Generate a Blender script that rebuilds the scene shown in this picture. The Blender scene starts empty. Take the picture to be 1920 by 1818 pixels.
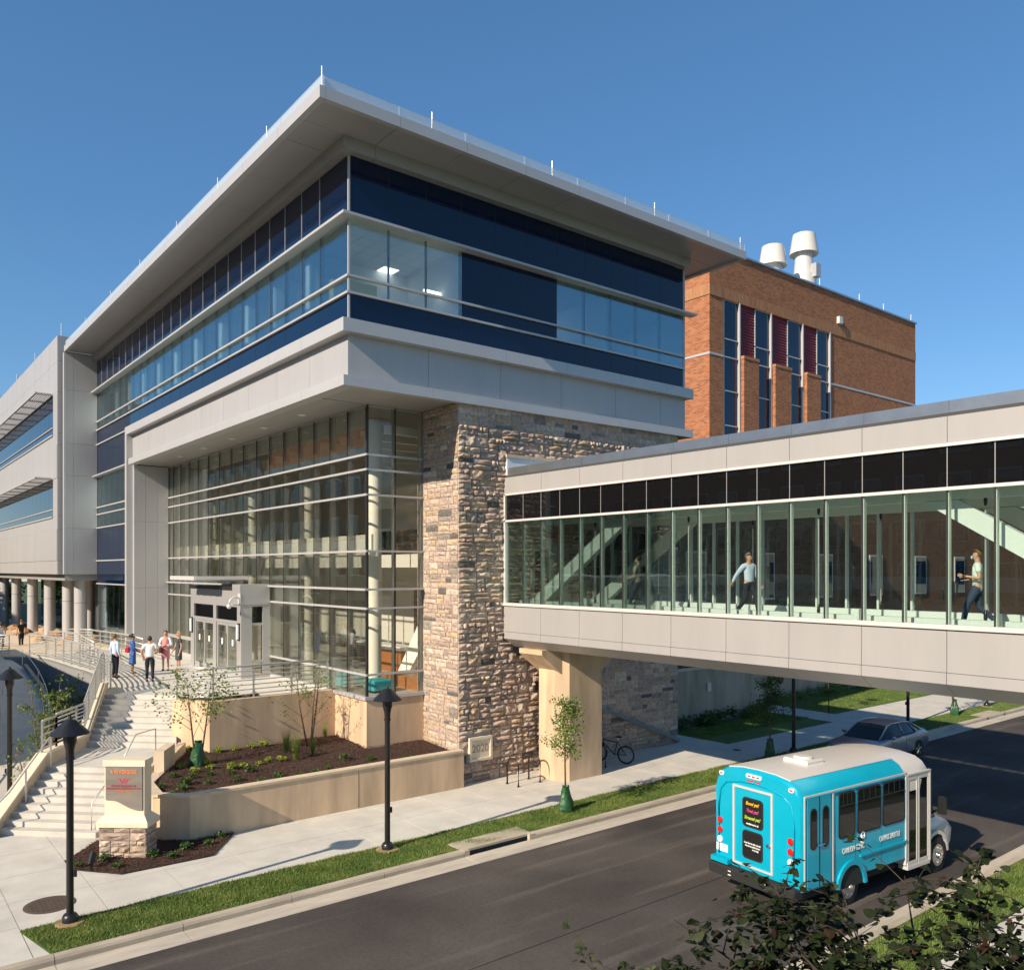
import bpy, bmesh, math, random
from mathutils import Vector, Matrix
import numpy as np
R = math.radians
random.seed(7)
rng = np.random.default_rng(7)
scn = bpy.context.scene
col = scn.collection

# ------------------------------------------------------------------ camera, sky, sun, exposure
# World axes: +X runs along the street (away, to the photo's right), +Y away from the street, Z up; street at z = 0.
FPX, HOR, CZ = 1565.25, 1068.0, 7.25
cam = bpy.data.cameras.new('camera')
cam.sensor_fit = 'HORIZONTAL'; cam.sensor_width = 36.0
cam.lens = FPX / 1920 * 36.0
cam.shift_y = (HOR - 909.0) / 1920
cam.clip_start = 0.1; cam.clip_end = 3000
camo = bpy.data.objects.new('camera', cam); col.objects.link(camo)
camo.location = (0, 0, CZ)
camo.rotation_euler = (R(90), 0, math.atan2(-0.6239, 0.7815))
scn.camera = camo
SUN_EL, SUN_AZ = R(30.0), R(7.5)          # light travels towards +X, slightly +Y
ld = Vector((math.cos(SUN_EL) * math.cos(SUN_AZ), math.cos(SUN_EL) * math.sin(SUN_AZ), -math.sin(SUN_EL)))
world = bpy.data.worlds.new('World'); scn.world = world; world.use_nodes = True
wn = world.node_tree
sky = wn.nodes.new('ShaderNodeTexSky'); sky.sky_type = 'NISHITA'; sky.sun_disc = False
sky.sun_elevation = SUN_EL
sky.sun_rotation = math.atan2(-ld.x, -ld.y)
sky.altitude = 1500; sky.air_density = 1.2; sky.dust_density = 0.0; sky.ozone_density = 7.0
wn.nodes['Background'].inputs['Strength'].default_value = 0.15
gm = wn.nodes.new('ShaderNodeGamma'); gm.inputs['Gamma'].default_value = 0.72
hs = wn.nodes.new('ShaderNodeHueSaturation'); hs.inputs['Saturation'].default_value = 1.2; hs.inputs['Value'].default_value = 0.92
wn.links.new(sky.outputs[0], gm.inputs['Color']); wn.links.new(gm.outputs[0], hs.inputs['Color']); wn.links.new(hs.outputs[0], wn.nodes['Background'].inputs['Color'])
sl = bpy.data.lights.new('sun', 'SUN'); sl.energy = 4.6; sl.angle = R(0.53); sl.color = (1.0, 0.865, 0.69)
so = bpy.data.objects.new('sun', sl); col.objects.link(so)
so.rotation_euler = ld.to_track_quat('-Z', 'Y').to_euler(); so.location = (-30, -5, 40)
scn.view_settings.view_transform = 'Standard'; scn.view_settings.look = 'None'
scn.view_settings.exposure = 0.66; scn.view_settings.gamma = 1.0
scn.render.engine = 'CYCLES'
scn.cycles.max_bounces = 8; scn.cycles.transparent_max_bounces = 24; scn.cycles.glossy_bounces = 4

# ------------------------------------------------------------------ materials
MATS = {}
def newmat(name):
    m = bpy.data.materials.new(name); m.use_nodes = True; MATS[name] = m
    nt = m.node_tree; return m, nt, nt.nodes['Principled BSDF']
def N(nt, t, **kw):
    n = nt.nodes.new(t)
    for k, v in kw.items():
        if k.startswith('i_'): n.inputs[k[2:].replace('_', ' ')].default_value = v
        else: setattr(n, k, v)
    return n
def rgba(c): return (c[0], c[1], c[2], 1.0)
def pmat(name, c, rough=0.6, metal=0.0, spec=0.5, var=0.0, scale=4.0, bump=0.0, bscale=30.0, c2=None, stretch=None, coords='Object', coat=0.0, detail=6.0):
    m, nt, b = newmat(name)
    b.inputs['Base Color'].default_value = rgba(c); b.inputs['Roughness'].default_value = rough
    b.inputs['Metallic'].default_value = metal; b.inputs['Specular IOR Level'].default_value = spec
    b.inputs['Coat Weight'].default_value = coat; b.inputs['Coat Roughness'].default_value = 0.05
    if var or bump or c2:
        tc = N(nt, 'ShaderNodeTexCoord'); mp = N(nt, 'ShaderNodeMapping')
        nt.links.new(tc.outputs[coords], mp.inputs[0])
        if stretch: mp.inputs['Scale'].default_value = stretch
    if var or c2:
        nz = N(nt, 'ShaderNodeTexNoise'); nz.inputs['Scale'].default_value = scale; nz.inputs['Detail'].default_value = detail; nz.inputs['Roughness'].default_value = 0.65
        nt.links.new(mp.outputs[0], nz.inputs['Vector'])
        cr = N(nt, 'ShaderNodeValToRGB')
        d = c2 or tuple(max(0, v * (1 - var)) for v in c); u = c if c2 else tuple(min(1, v * (1 + var)) for v in c)
        cr.color_ramp.elements[0].color = rgba(d); cr.color_ramp.elements[1].color = rgba(u)
        cr.color_ramp.elements[0].position = 0.3; cr.color_ramp.elements[1].position = 0.7
        nt.links.new(nz.outputs['Fac'], cr.inputs[0]); nt.links.new(cr.outputs[0], b.inputs['Base Color'])
    if bump:
        nb = N(nt, 'ShaderNodeTexNoise'); nb.inputs['Scale'].default_value = bscale; nb.inputs['Detail'].default_value = 5
        nt.links.new(mp.outputs[0], nb.inputs['Vector'])
        bp = N(nt, 'ShaderNodeBump'); bp.inputs['Strength'].default_value = bump; bp.inputs['Distance'].default_value = 0.03
        nt.links.new(nb.outputs['Fac'], bp.inputs['Height']); nt.links.new(bp.outputs[0], b.inputs['Normal'])
    return m
def attrmat(name, rough=0.85, bump=0.3, bscale=40, var=0.35, nscale=9):
    """colour comes from the per-stone attribute 'tint' with some mottling"""
    m, nt, b = newmat(name); b.inputs['Roughness'].default_value = rough; b.inputs['Specular IOR Level'].default_value = 0.25
    at = N(nt, 'ShaderNodeAttribute', attribute_name='tint'); tc = N(nt, 'ShaderNodeTexCoord')
    nz = N(nt, 'ShaderNodeTexNoise'); nz.inputs['Scale'].default_value = nscale; nz.inputs['Detail'].default_value = 8
    nt.links.new(tc.outputs['Object'], nz.inputs['Vector'])
    mr = N(nt, 'ShaderNodeMapRange'); mr.inputs[1].default_value = 0.3; mr.inputs[2].default_value = 0.7; mr.inputs[3].default_value = 1 - var; mr.inputs[4].default_value = 1 + var
    nt.links.new(nz.outputs['Fac'], mr.inputs[0])
    mx = N(nt, 'ShaderNodeVectorMath', operation='SCALE'); nt.links.new(at.outputs['Color'], mx.inputs[0]); nt.links.new(mr.outputs[0], mx.inputs['Scale'])
    nt.links.new(mx.outputs[0], b.inputs['Base Color'])
    if bump:
        nb = N(nt, 'ShaderNodeTexNoise'); nb.inputs['Scale'].default_value = bscale; nb.inputs['Detail'].default_value = 6
        nt.links.new(tc.outputs['Object'], nb.inputs['Vector'])
        bp = N(nt, 'ShaderNodeBump'); bp.inputs['Strength'].default_value = bump; bp.inputs['Distance'].default_value = 0.03
        nt.links.new(nb.outputs['Fac'], bp.inputs['Height']); nt.links.new(bp.outputs[0], b.inputs['Normal'])
    return m
def glassmat(name, tint, refl=1.0, rcol=(1, 1, 1), wob=0.0, base=0.04):
    """thin architectural glass: tinted see-through sheet with a Fresnel mirror on it"""
    m = bpy.data.materials.new(name); m.use_nodes = True; MATS[name] = m
    nt = m.node_tree; nt.nodes.clear()
    out = N(nt, 'ShaderNodeOutputMaterial'); tr = N(nt, 'ShaderNodeBsdfTransparent'); gl = N(nt, 'ShaderNodeBsdfGlossy'); mx = N(nt, 'ShaderNodeMixShader')
    tr.inputs[0].default_value = rgba(tint); gl.inputs[0].default_value = rgba(rcol); gl.inputs['Roughness'].default_value = 0.0
    lw = N(nt, 'ShaderNodeFresnel'); lw.inputs[0].default_value = 1.5
    mt = N(nt, 'ShaderNodeMath', operation='MULTIPLY_ADD'); mt.inputs[1].default_value = refl; mt.inputs[2].default_value = base
    mt.use_clamp = True
    nt.links.new(lw.outputs[0], mt.inputs[0]); nt.links.new(mt.outputs[0], mx.inputs[0])
    nt.links.new(tr.outputs[0], mx.inputs[1]); nt.links.new(gl.outputs[0], mx.inputs[2]); nt.links.new(mx.outputs[0], out.inputs[0])
    if wob:
        tc = N(nt, 'ShaderNodeTexCoord'); nb = N(nt, 'ShaderNodeTexNoise'); nb.inputs['Scale'].default_value = 0.9; nb.inputs['Detail'].default_value = 1
        nt.links.new(tc.outputs['Object'], nb.inputs['Vector'])
        bp = N(nt, 'ShaderNodeBump'); bp.inputs['Strength'].default_value = wob; bp.inputs['Distance'].default_value = 0.05
        nt.links.new(nb.outputs['Fac'], bp.inputs['Height']); nt.links.new(bp.outputs[0], gl.inputs['Normal']); nt.links.new(bp.outputs[0], lw.inputs['Normal'])
    return m
pmat('alum', (0.405, 0.393, 0.39), 0.42, 0.15, var=0.05, scale=0.9, stretch=(1.5, 1.5, .25), bump=0.035, bscale=1.3)
pmat('alum_edge', (0.47, 0.458, 0.452), 0.38, 0.2, var=.03, scale=.8)
pmat('alum_bridge', (0.36, 0.343, 0.332), 0.45, 0.12, var=0.05, scale=0.9, stretch=(1.5, 1.5, .25), bump=0.03, bscale=1.1)
pmat('alum_white', (0.62, 0.60, 0.575), 0.4, 0.2)
pmat('soffit', (0.39, 0.375, 0.365), 0.4, 0.25, var=0.03, scale=0.5)
pmat('flashing', (0.42, 0.44, 0.46), 0.28, 0.85, var=0.10, scale=2.2, bump=0.06, bscale=3)
m, nt, b = newmat('roof_edge'); b.inputs['Base Color'].default_value = (.62, .70, .76, 1); b.inputs['Roughness'].default_value = .3; b.inputs['Alpha'].default_value = .42
pmat('backing', (0.05, 0.05, 0.05), 0.8)
pmat('mullion_dark', (0.035, 0.033, 0.032), 0.4, 0.3)
pmat('mullion', (0.42, 0.40, 0.38), 0.4, 0.4)
pmat('frame_grey', (0.45, 0.44, 0.43), 0.38, 0.4)
pmat('spandrel', (0.001, 0.009, 0.034), 0.02, 0.0, spec=0.5)
pmat('spandrel_black', (0.006, 0.006, 0.007), 0.02, 0.0, spec=0.8)
glassmat('glass_upper', (0.90, 0.965, 0.985), 0.8, (0.85, 0.97, 1.0), wob=0.04, base=0.07)
glassmat('glass_atrium', (0.945, 0.95, 0.925), 0.7, (0.95, 0.98, 0.95), wob=0.05, base=0.0)
glassmat('glass_bridge', (0.89, 0.93, 0.91), 0.85, (0.9, 1.0, 0.97), wob=0.05, base=0.0)
glassmat('glass_clear', (0.85, 0.9, 0.88), 1.0)
glassmat('glass_car', (0.10, 0.115, 0.12), 1.0)
pmat('window_dark', (0.006, 0.007, 0.008), 0.03, 0, spec=0.35)
attrmat('stone', var=0.3)
attrmat('rock', var=0.4)
pmat('mortar', (0.40, 0.36, 0.31), 0.9, bump=0.25, bscale=60, var=0.12, scale=6)
def stuccomat(name, c):
    m, nt, b = newmat(name); b.inputs['Roughness'].default_value = 0.88; b.inputs['Specular IOR Level'].default_value = 0.2
    tc = N(nt, 'ShaderNodeTexCoord'); mp = N(nt, 'ShaderNodeMapping'); mp.inputs['Scale'].default_value = (1.1, 1.1, 0.22)
    nt.links.new(tc.outputs['Object'], mp.inputs[0])
    nz = N(nt, 'ShaderNodeTexNoise'); nz.inputs['Scale'].default_value = 1.6; nz.inputs['Detail'].default_value = 7; nt.links.new(mp.outputs[0], nz.inputs['Vector'])
    cr = N(nt, 'ShaderNodeValToRGB'); cr.color_ramp.elements[0].color = rgba([v * .74 for v in c]); cr.color_ramp.elements[1].color = rgba([min(1, v * 1.1) for v in c])
    cr.color_ramp.elements[0].position = .33; cr.color_ramp.elements[1].position = .62
    nt.links.new(nz.outputs['Fac'], cr.inputs[0]); nt.links.new(cr.outputs[0], b.inputs['Base Color'])
    nb = N(nt, 'ShaderNodeTexNoise'); nb.inputs['Scale'].default_value = 55; nb.inputs['Detail'].default_value = 4; nt.links.new(tc.outputs['Object'], nb.inputs['Vector'])
    bp = N(nt, 'ShaderNodeBump'); bp.inputs['Strength'].default_value = 0.25; bp.inputs['Distance'].default_value = 0.01
    nt.links.new(nb.outputs['Fac'], bp.inputs['Height']); nt.links.new(bp.outputs[0], b.inputs['Normal'])
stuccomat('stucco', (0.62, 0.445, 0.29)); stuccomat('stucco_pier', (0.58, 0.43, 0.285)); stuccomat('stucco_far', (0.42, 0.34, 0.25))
pmat('cap_stone', (0.66, 0.575, 0.435), 0.7, bump=0.12, bscale=50, var=0.06, scale=3)
pmat('coping', (0.58, 0.46, 0.325), 0.8, bump=0.15, bscale=40, var=0.12, scale=3)
pmat('concrete', (0.53, 0.50, 0.44), 0.85, bump=0.12, bscale=60, var=0.13, scale=1.1, detail=9)
pmat('concrete_step', (0.50, 0.47, 0.415), 0.85, bump=0.1, bscale=50, var=0.12, scale=1.6, detail=8)
pmat('concrete_kerb', (0.42, 0.355, 0.27), 0.85, bump=0.2, bscale=50, var=0.22, scale=1.5, detail=9, stretch=(0.5, 1, 2))
pmat('concrete_gutter', (0.45, 0.395, 0.32), 0.85, bump=0.2, bscale=50, var=0.2, scale=1.3, detail=9, stretch=(0.5, 2, 1))
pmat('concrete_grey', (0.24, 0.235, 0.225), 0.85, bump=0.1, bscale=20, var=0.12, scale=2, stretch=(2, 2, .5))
pmat('joint', (0.16, 0.14, 0.12), 0.9)
def asphalt():
    m, nt, b = newmat('asphalt'); b.inputs['Roughness'].default_value = 0.9; b.inputs['Specular IOR Level'].default_value = 0.25
    tc = N(nt, 'ShaderNodeTexCoord'); n1 = N(nt, 'ShaderNodeTexNoise'); n1.inputs['Scale'].default_value = 0.35; n1.inputs['Detail'].default_value = 9
    n2 = N(nt, 'ShaderNodeTexNoise'); n2.inputs['Scale'].default_value = 90; n2.inputs['Detail'].default_value = 3
    mp = N(nt, 'ShaderNodeMapping'); mp.inputs['Scale'].default_value = (0.12, 1.6, 1); mp.inputs['Rotation'].default_value = (0, 0, 0.5)
    n3 = N(nt, 'ShaderNodeTexNoise'); n3.inputs['Scale'].default_value = 1.2; n3.inputs['Detail'].default_value = 5
    for n in (n1, n2): nt.links.new(tc.outputs['Object'], n.inputs['Vector'])
    nt.links.new(tc.outputs['Object'], mp.inputs[0]); nt.links.new(mp.outputs[0], n3.inputs['Vector'])
    a = N(nt, 'ShaderNodeMath', operation='ADD'); nt.links.new(n1.outputs['Fac'], a.inputs[0])
    q = N(nt, 'ShaderNodeMath', operation='MULTIPLY'); q.inputs[1].default_value = 0.35; nt.links.new(n2.outputs['Fac'], q.inputs[0]); nt.links.new(q.outputs[0], a.inputs[1])
    cr = N(nt, 'ShaderNodeValToRGB'); cr.color_ramp.elements[0].color = (0.046, 0.039, 0.035, 1); cr.color_ramp.elements[1].color = (0.09, 0.077, 0.067, 1)
    cr.color_ramp.elements[0].position = .5; cr.color_ramp.elements[1].position = .9
    nt.links.new(a.outputs[0], cr.inputs[0])
    c3 = N(nt, 'ShaderNodeValToRGB'); c3.color_ramp.elements[0].position = .55; c3.color_ramp.elements[1].position = .78; c3.color_ramp.elements[1].color = (.75, .75, .75, 1)
    nt.links.new(n3.outputs['Fac'], c3.inputs[0])
    mx = N(nt, 'ShaderNodeMix', data_type='RGBA'); nt.links.new(c3.outputs[0], mx.inputs[0]); nt.links.new(cr.outputs[0], mx.inputs[6]); mx.inputs[7].default_value = (.16, .135, .115, 1)
    n4 = N(nt, 'ShaderNodeTexNoise'); n4.inputs['Scale'].default_value = 11; n4.inputs['Detail'].default_value = 10; n4.inputs['Roughness'].default_value = .8; nt.links.new(tc.outputs['Object'], n4.inputs['Vector'])
    m4 = N(nt, 'ShaderNodeMapRange'); m4.inputs[1].default_value = .3; m4.inputs[2].default_value = .7; m4.inputs[3].default_value = .72; m4.inputs[4].default_value = 1.28; nt.links.new(n4.outputs['Fac'], m4.inputs[0])
    n5 = N(nt, 'ShaderNodeTexNoise'); n5.inputs['Scale'].default_value = .8; n5.inputs['Detail'].default_value = 4; nt.links.new(tc.outputs['Object'], n5.inputs['Vector'])
    wv = N(nt, 'ShaderNodeMix', data_type='VECTOR'); wv.inputs[0].default_value = .25; nt.links.new(tc.outputs['Object'], wv.inputs[4]); nt.links.new(n5.outputs['Color'], wv.inputs[5])
    vo = N(nt, 'ShaderNodeTexVoronoi', feature='DISTANCE_TO_EDGE'); vo.inputs['Scale'].default_value = .38; nt.links.new(wv.outputs[1], vo.inputs['Vector'])
    m5 = N(nt, 'ShaderNodeMapRange'); m5.inputs[1].default_value = .0; m5.inputs[2].default_value = .007; m5.inputs[3].default_value = .92; m5.inputs[4].default_value = 1.0; nt.links.new(vo.outputs['Distance'], m5.inputs[0])
    mm = N(nt, 'ShaderNodeMath', operation='MULTIPLY'); nt.links.new(m4.outputs[0], mm.inputs[0]); nt.links.new(m5.outputs[0], mm.inputs[1])
    v4 = N(nt, 'ShaderNodeVectorMath', operation='SCALE'); nt.links.new(mx.outputs[2], v4.inputs[0]); nt.links.new(mm.outputs[0], v4.inputs['Scale'])
    nt.links.new(v4.outputs[0], b.inputs['Base Color'])
    bp = N(nt, 'ShaderNodeBump'); bp.inputs['Strength'].default_value = 0.4; bp.inputs['Distance'].default_value = 0.01
    nt.links.new(n2.outputs['Fac'], bp.inputs['Height']); nt.links.new(bp.outputs[0], b.inputs['Normal'])
asphalt()
def brickmat(name, c1, c2, mort):
    m, nt, b = newmat(name); b.inputs['Roughness'].default_value = 0.9; b.inputs['Specular IOR Level'].default_value = 0.2
    tc = N(nt, 'ShaderNodeTexCoord'); sp = N(nt, 'ShaderNodeSeparateXYZ'); nt.links.new(tc.outputs['Object'], sp.inputs[0])
    ad = N(nt, 'ShaderNodeMath', operation='ADD'); nt.links.new(sp.outputs[0], ad.inputs[0]); nt.links.new(sp.outputs[1], ad.inputs[1])
    cb = N(nt, 'ShaderNodeCombineXYZ'); nt.links.new(ad.outputs[0], cb.inputs[0]); nt.links.new(sp.outputs[2], cb.inputs[1])
    br = N(nt, 'ShaderNodeTexBrick'); br.offset = 0.5
    br.inputs['Scale'].default_value = 1.0; br.inputs['Brick Width'].default_value = 0.32; br.inputs['Row Height'].default_value = 0.105
    br.inputs['Mortar Size'].default_value = 0.011; br.inputs['Mortar Smooth'].default_value = 0.3; br.inputs['Bias'].default_value = -0.1
    br.inputs['Color1'].default_value = rgba(c1); br.inputs['Color2'].default_value = rgba(c2); br.inputs['Mortar'].default_value = rgba(mort)
    nt.links.new(cb.outputs[0], br.inputs['Vector'])
    nz = N(nt, 'ShaderNodeTexNoise'); nz.inputs['Scale'].default_value = 0.5; nz.inputs['Detail'].default_value = 8; nt.links.new(cb.outputs[0], nz.inputs['Vector'])
    mr = N(nt, 'ShaderNodeMapRange'); mr.inputs[3].default_value = .86; mr.inputs[4].default_value = 1.14; nt.links.new(nz.outputs['Fac'], mr.inputs[0])
    vs = N(nt, 'ShaderNodeVectorMath', operation='SCALE'); nt.links.new(br.outputs[0], vs.inputs[0]); nt.links.new(mr.outputs[0], vs.inputs['Scale'])
    nt.links.new(vs.outputs[0], b.inputs['Base Color'])
    bp = N(nt, 'ShaderNodeBump'); bp.inputs['Strength'].default_value = 0.6; bp.inputs['Distance'].default_value = 0.012; bp.invert = True
    nt.links.new(br.outputs['Fac'], bp.inputs['Height']); nt.links.new(bp.outputs[0], b.inputs['Normal'])
brickmat('brick', (0.39, 0.14, 0.058), (0.19, 0.062, 0.032), (0.38, 0.26, 0.17))
brickmat('brick_shaded', (0.20, 0.085, 0.05), (0.11, 0.045, 0.03), (0.20, 0.15, 0.11))  # podium brick with its shade put into the colour
pmat('brick_soldier', (0.36, 0.17, 0.08), 0.9, var=0.35, scale=3.5, stretch=(3, 3, .3), bump=.3, bscale=10)
pmat('maroon', (0.17, 0.02, 0.035), 0.55)
pmat('grass', (0.085, 0.155, 0.025), 0.75, c2=(0.05, 0.10, 0.018), scale=1.6)
pmat('grass_blade', (0.235, 0.28, 0.06), 0.6, c2=(0.08, 0.15, 0.025), scale=1.3)
pmat('ground_green', (0.055, 0.09, 0.025), 0.9, c2=(0.03, 0.055, 0.015), scale=0.15)
pmat('mulch', (0.075, 0.036, 0.022), 0.95, c2=(0.024, 0.012, 0.008), scale=22, bump=1.0, bscale=26)
pmat('mulch_chip', (0.11, 0.05, 0.03), 0.9, c2=(0.04, 0.018, 0.011), scale=30)
pmat('leaf_lime', (0.34, 0.38, 0.03), 0.5, c2=(0.17, 0.24, 0.025), scale=12)
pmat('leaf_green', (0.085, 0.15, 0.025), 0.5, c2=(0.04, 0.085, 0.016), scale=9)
pmat('leaf_dark', (0.030, 0.044, 0.012), 0.6, spec=0.2, c2=(0.008, 0.013, 0.005), scale=9)
pmat('leaf_pale', (0.085, 0.09, 0.035), 0.45, c2=(0.03, 0.042, 0.014), scale=6)
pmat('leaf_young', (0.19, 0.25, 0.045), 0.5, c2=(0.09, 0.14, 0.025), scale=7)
pmat('bark', (0.13, 0.085, 0.055), 0.9, var=0.3, scale=20, bump=.4, bscale=40)
pmat('bark_dark', (0.045, 0.033, 0.026), 0.9, var=0.3, scale=20)
pmat('bag_green', (0.022, 0.085, 0.03), 0.38, spec=0.5, var=.3, scale=8, bump=0.9, bscale=11)
pmat('black_paint', (0.012, 0.011, 0.011), 0.38, 0.0, coat=0.2)
pmat('black_metal', (0.02, 0.02, 0.02), 0.35, 0.3)
pmat('rubber', (0.014, 0.014, 0.014), 0.8)
pmat('steel', (0.62, 0.60, 0.56), 0.32, 0.75)
pmat('rail_paint', (0.56, 0.54, 0.50), 0.4, 0.45)
pmat('chrome', (0.8, 0.8, 0.8), 0.12, 1.0)
pmat('cream', (0.68, 0.655, 0.59), 0.6)
pmat('white_wall', (0.76, 0.75, 0.72), 0.7)
pmat('grey_wall', (0.52, 0.505, 0.475), 0.7)
pmat('ceiling_tile', (0.62, 0.62, 0.58), 0.8)
pmat('ceiling_dark', (0.20, 0.19, 0.18), 0.8)
pmat('tile_floor', (0.44, 0.42, 0.38), 0.45, var=.06, scale=2)
pmat('wood', (0.36, 0.15, 0.05), 0.4, c2=(0.22, 0.08, 0.025), scale=3, stretch=(1, 8, 8))
pmat('wood_dark', (0.07, 0.045, 0.03), 0.5, c2=(0.03, 0.02, 0.014), scale=3, stretch=(9, 9, 1))
pmat('teal', (0.03, 0.30, 0.36), 0.7)
pmat('yellow_wall', (0.55, 0.47, 0.12), 0.7)
pmat('mint', (0.60, 0.64, 0.62), 0.5)
pmat('bus_cyan', (0.0, 0.33, 0.47), 0.3, spec=0.5, coat=0.35, var=0.07, scale=1.5)
pmat('bus_white', (0.60, 0.565, 0.52), 0.35, coat=0.3)
pmat('bus_trim', (0.58, 0.57, 0.54), 0.35, 0.2)
pmat('red_lens', (0.55, 0.012, 0.012), 0.2, coat=.5)
pmat('white_lens', (0.75, 0.73, 0.70), 0.15, coat=.5)
pmat('white_print', (0.8, 0.8, 0.78), 0.6)
pmat('yellow_print', (0.75, 0.47, 0.02), 0.6); pmat('pink_print', (0.65, 0.06, 0.22), 0.6); pmat('lime_print', (0.42, 0.60, 0.05), 0.6)
pmat('orange_print', (0.70, 0.23, 0.09), 0.5); pmat('crimson_print', (0.42, 0.06, 0.09), 0.5)
pmat('sign_metal', (0.42, 0.37, 0.31), 0.3, 0.7, c2=(0.29, 0.25, 0.21), scale=1.4, stretch=(.5, .5, 3))
pmat('car_silver', (0.30, 0.32, 0.36), 0.3, 0.6, coat=0.6)
pmat('iron', (0.10, 0.07, 0.05), 0.75, 0.2, bump=.5, bscale=35, var=.2, scale=9)
pmat('clay', (0.40, 0.25, 0.13), 0.95, var=.3, scale=9, bump=.6, bscale=20)
attrmat('boulder', var=.3, nscale=5)
pmat('lamp_glow', (0.85, 0.85, 0.82), 0.4)
pmat('denim', (0.025, 0.045, 0.085), 0.85); pmat('navy', (0.010, 0.013, 0.024), 0.85); pmat('skin', (0.48, 0.26, 0.17), 0.55); pmat('skin_tan', (0.30, 0.15, 0.09), 0.55)
pmat('shirt_blue', (0.50, 0.58, 0.74), 0.8); pmat('shirt_white', (0.76, 0.74, 0.74), 0.8); pmat('shirt_mint', (0.62, 0.70, 0.68), 0.8); pmat('shirt_black', (0.015, 0.015, 0.016), 0.85)
pmat('dress_blue', (0.02, 0.09, 0.30), 0.8, c2=(0.5, 0.4, 0.36), scale=14); pmat('dress_pink', (0.66, 0.26, 0.26), 0.8); pmat('dress_grey', (0.055, 0.057, 0.06), 0.85)
pmat('plaid', (0.62, 0.64, 0.58), 0.85, c2=(0.16, 0.18, 0.18), scale=18); pmat('top_pale', (0.42, 0.52, 0.60), 0.85)
MATS['dress_blue'].node_tree.nodes['Color Ramp'].color_ramp.elements[0].position = .36; MATS['dress_blue'].node_tree.nodes['Color Ramp'].color_ramp.elements[1].position = .43
pmat('hair_brown', (0.13, 0.065, 0.03), 0.6); pmat('hair_dark', (0.012, 0.009, 0.008), 0.55); pmat('hair_blond', (0.52, 0.34, 0.13), 0.55); pmat('hair_grey', (0.20, 0.14, 0.09), 0.6)
pmat('red_leather', (0.42, 0.012, 0.025), 0.4); pmat('maroon_leather', (0.10, 0.016, 0.02), 0.4); pmat('mask_blue', (0.35, 0.62, 0.78), 0.7); pmat('shoe', (0.015, 0.012, 0.011), 0.5); pmat('sandal', (0.38, 0.17, 0.08), 0.6)
pmat('hill', (0.035, 0.055, 0.025), 0.95, c2=(0.018, 0.03, 0.013), scale=.08)
m, nt, b = newmat('lit_panel'); b.inputs['Base Color'].default_value = (.9, .9, .88, 1); b.inputs['Emission Color'].default_value = (1, .97, .9, 1); b.inputs['Emission Strength'].default_value = 1.5
pmat('exit_red', (0.6, 0.02, 0.02), .5)
pmat('engraved', (0.30, 0.23, 0.14), .9)
pmat('leaf_rust', (0.055, 0.026, 0.014), .6, spec=.2)
for k in ('leaf_lime', 'leaf_green', 'leaf_dark', 'leaf_pale', 'leaf_young', 'leaf_rust', 'grass_blade'):      # thin leaves let some light through
    nt = MATS[k].node_tree; b = nt.nodes['Principled BSDF']; o_ = [n for n in nt.nodes if n.type == 'OUTPUT_MATERIAL'][0]
    tr = N(nt, 'ShaderNodeBsdfTranslucent'); mx = N(nt, 'ShaderNodeMixShader'); mx.inputs[0].default_value = .3
    if b.inputs['Base Color'].links: nt.links.new(b.inputs['Base Color'].links[0].from_socket, tr.inputs[0])
    else: tr.inputs[0].default_value = b.inputs['Base Color'].default_value
    nt.links.new(b.outputs[0], mx.inputs[1]); nt.links.new(tr.outputs[0], mx.inputs[2]); nt.links.new(mx.outputs[0], o_.inputs[0])

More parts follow.
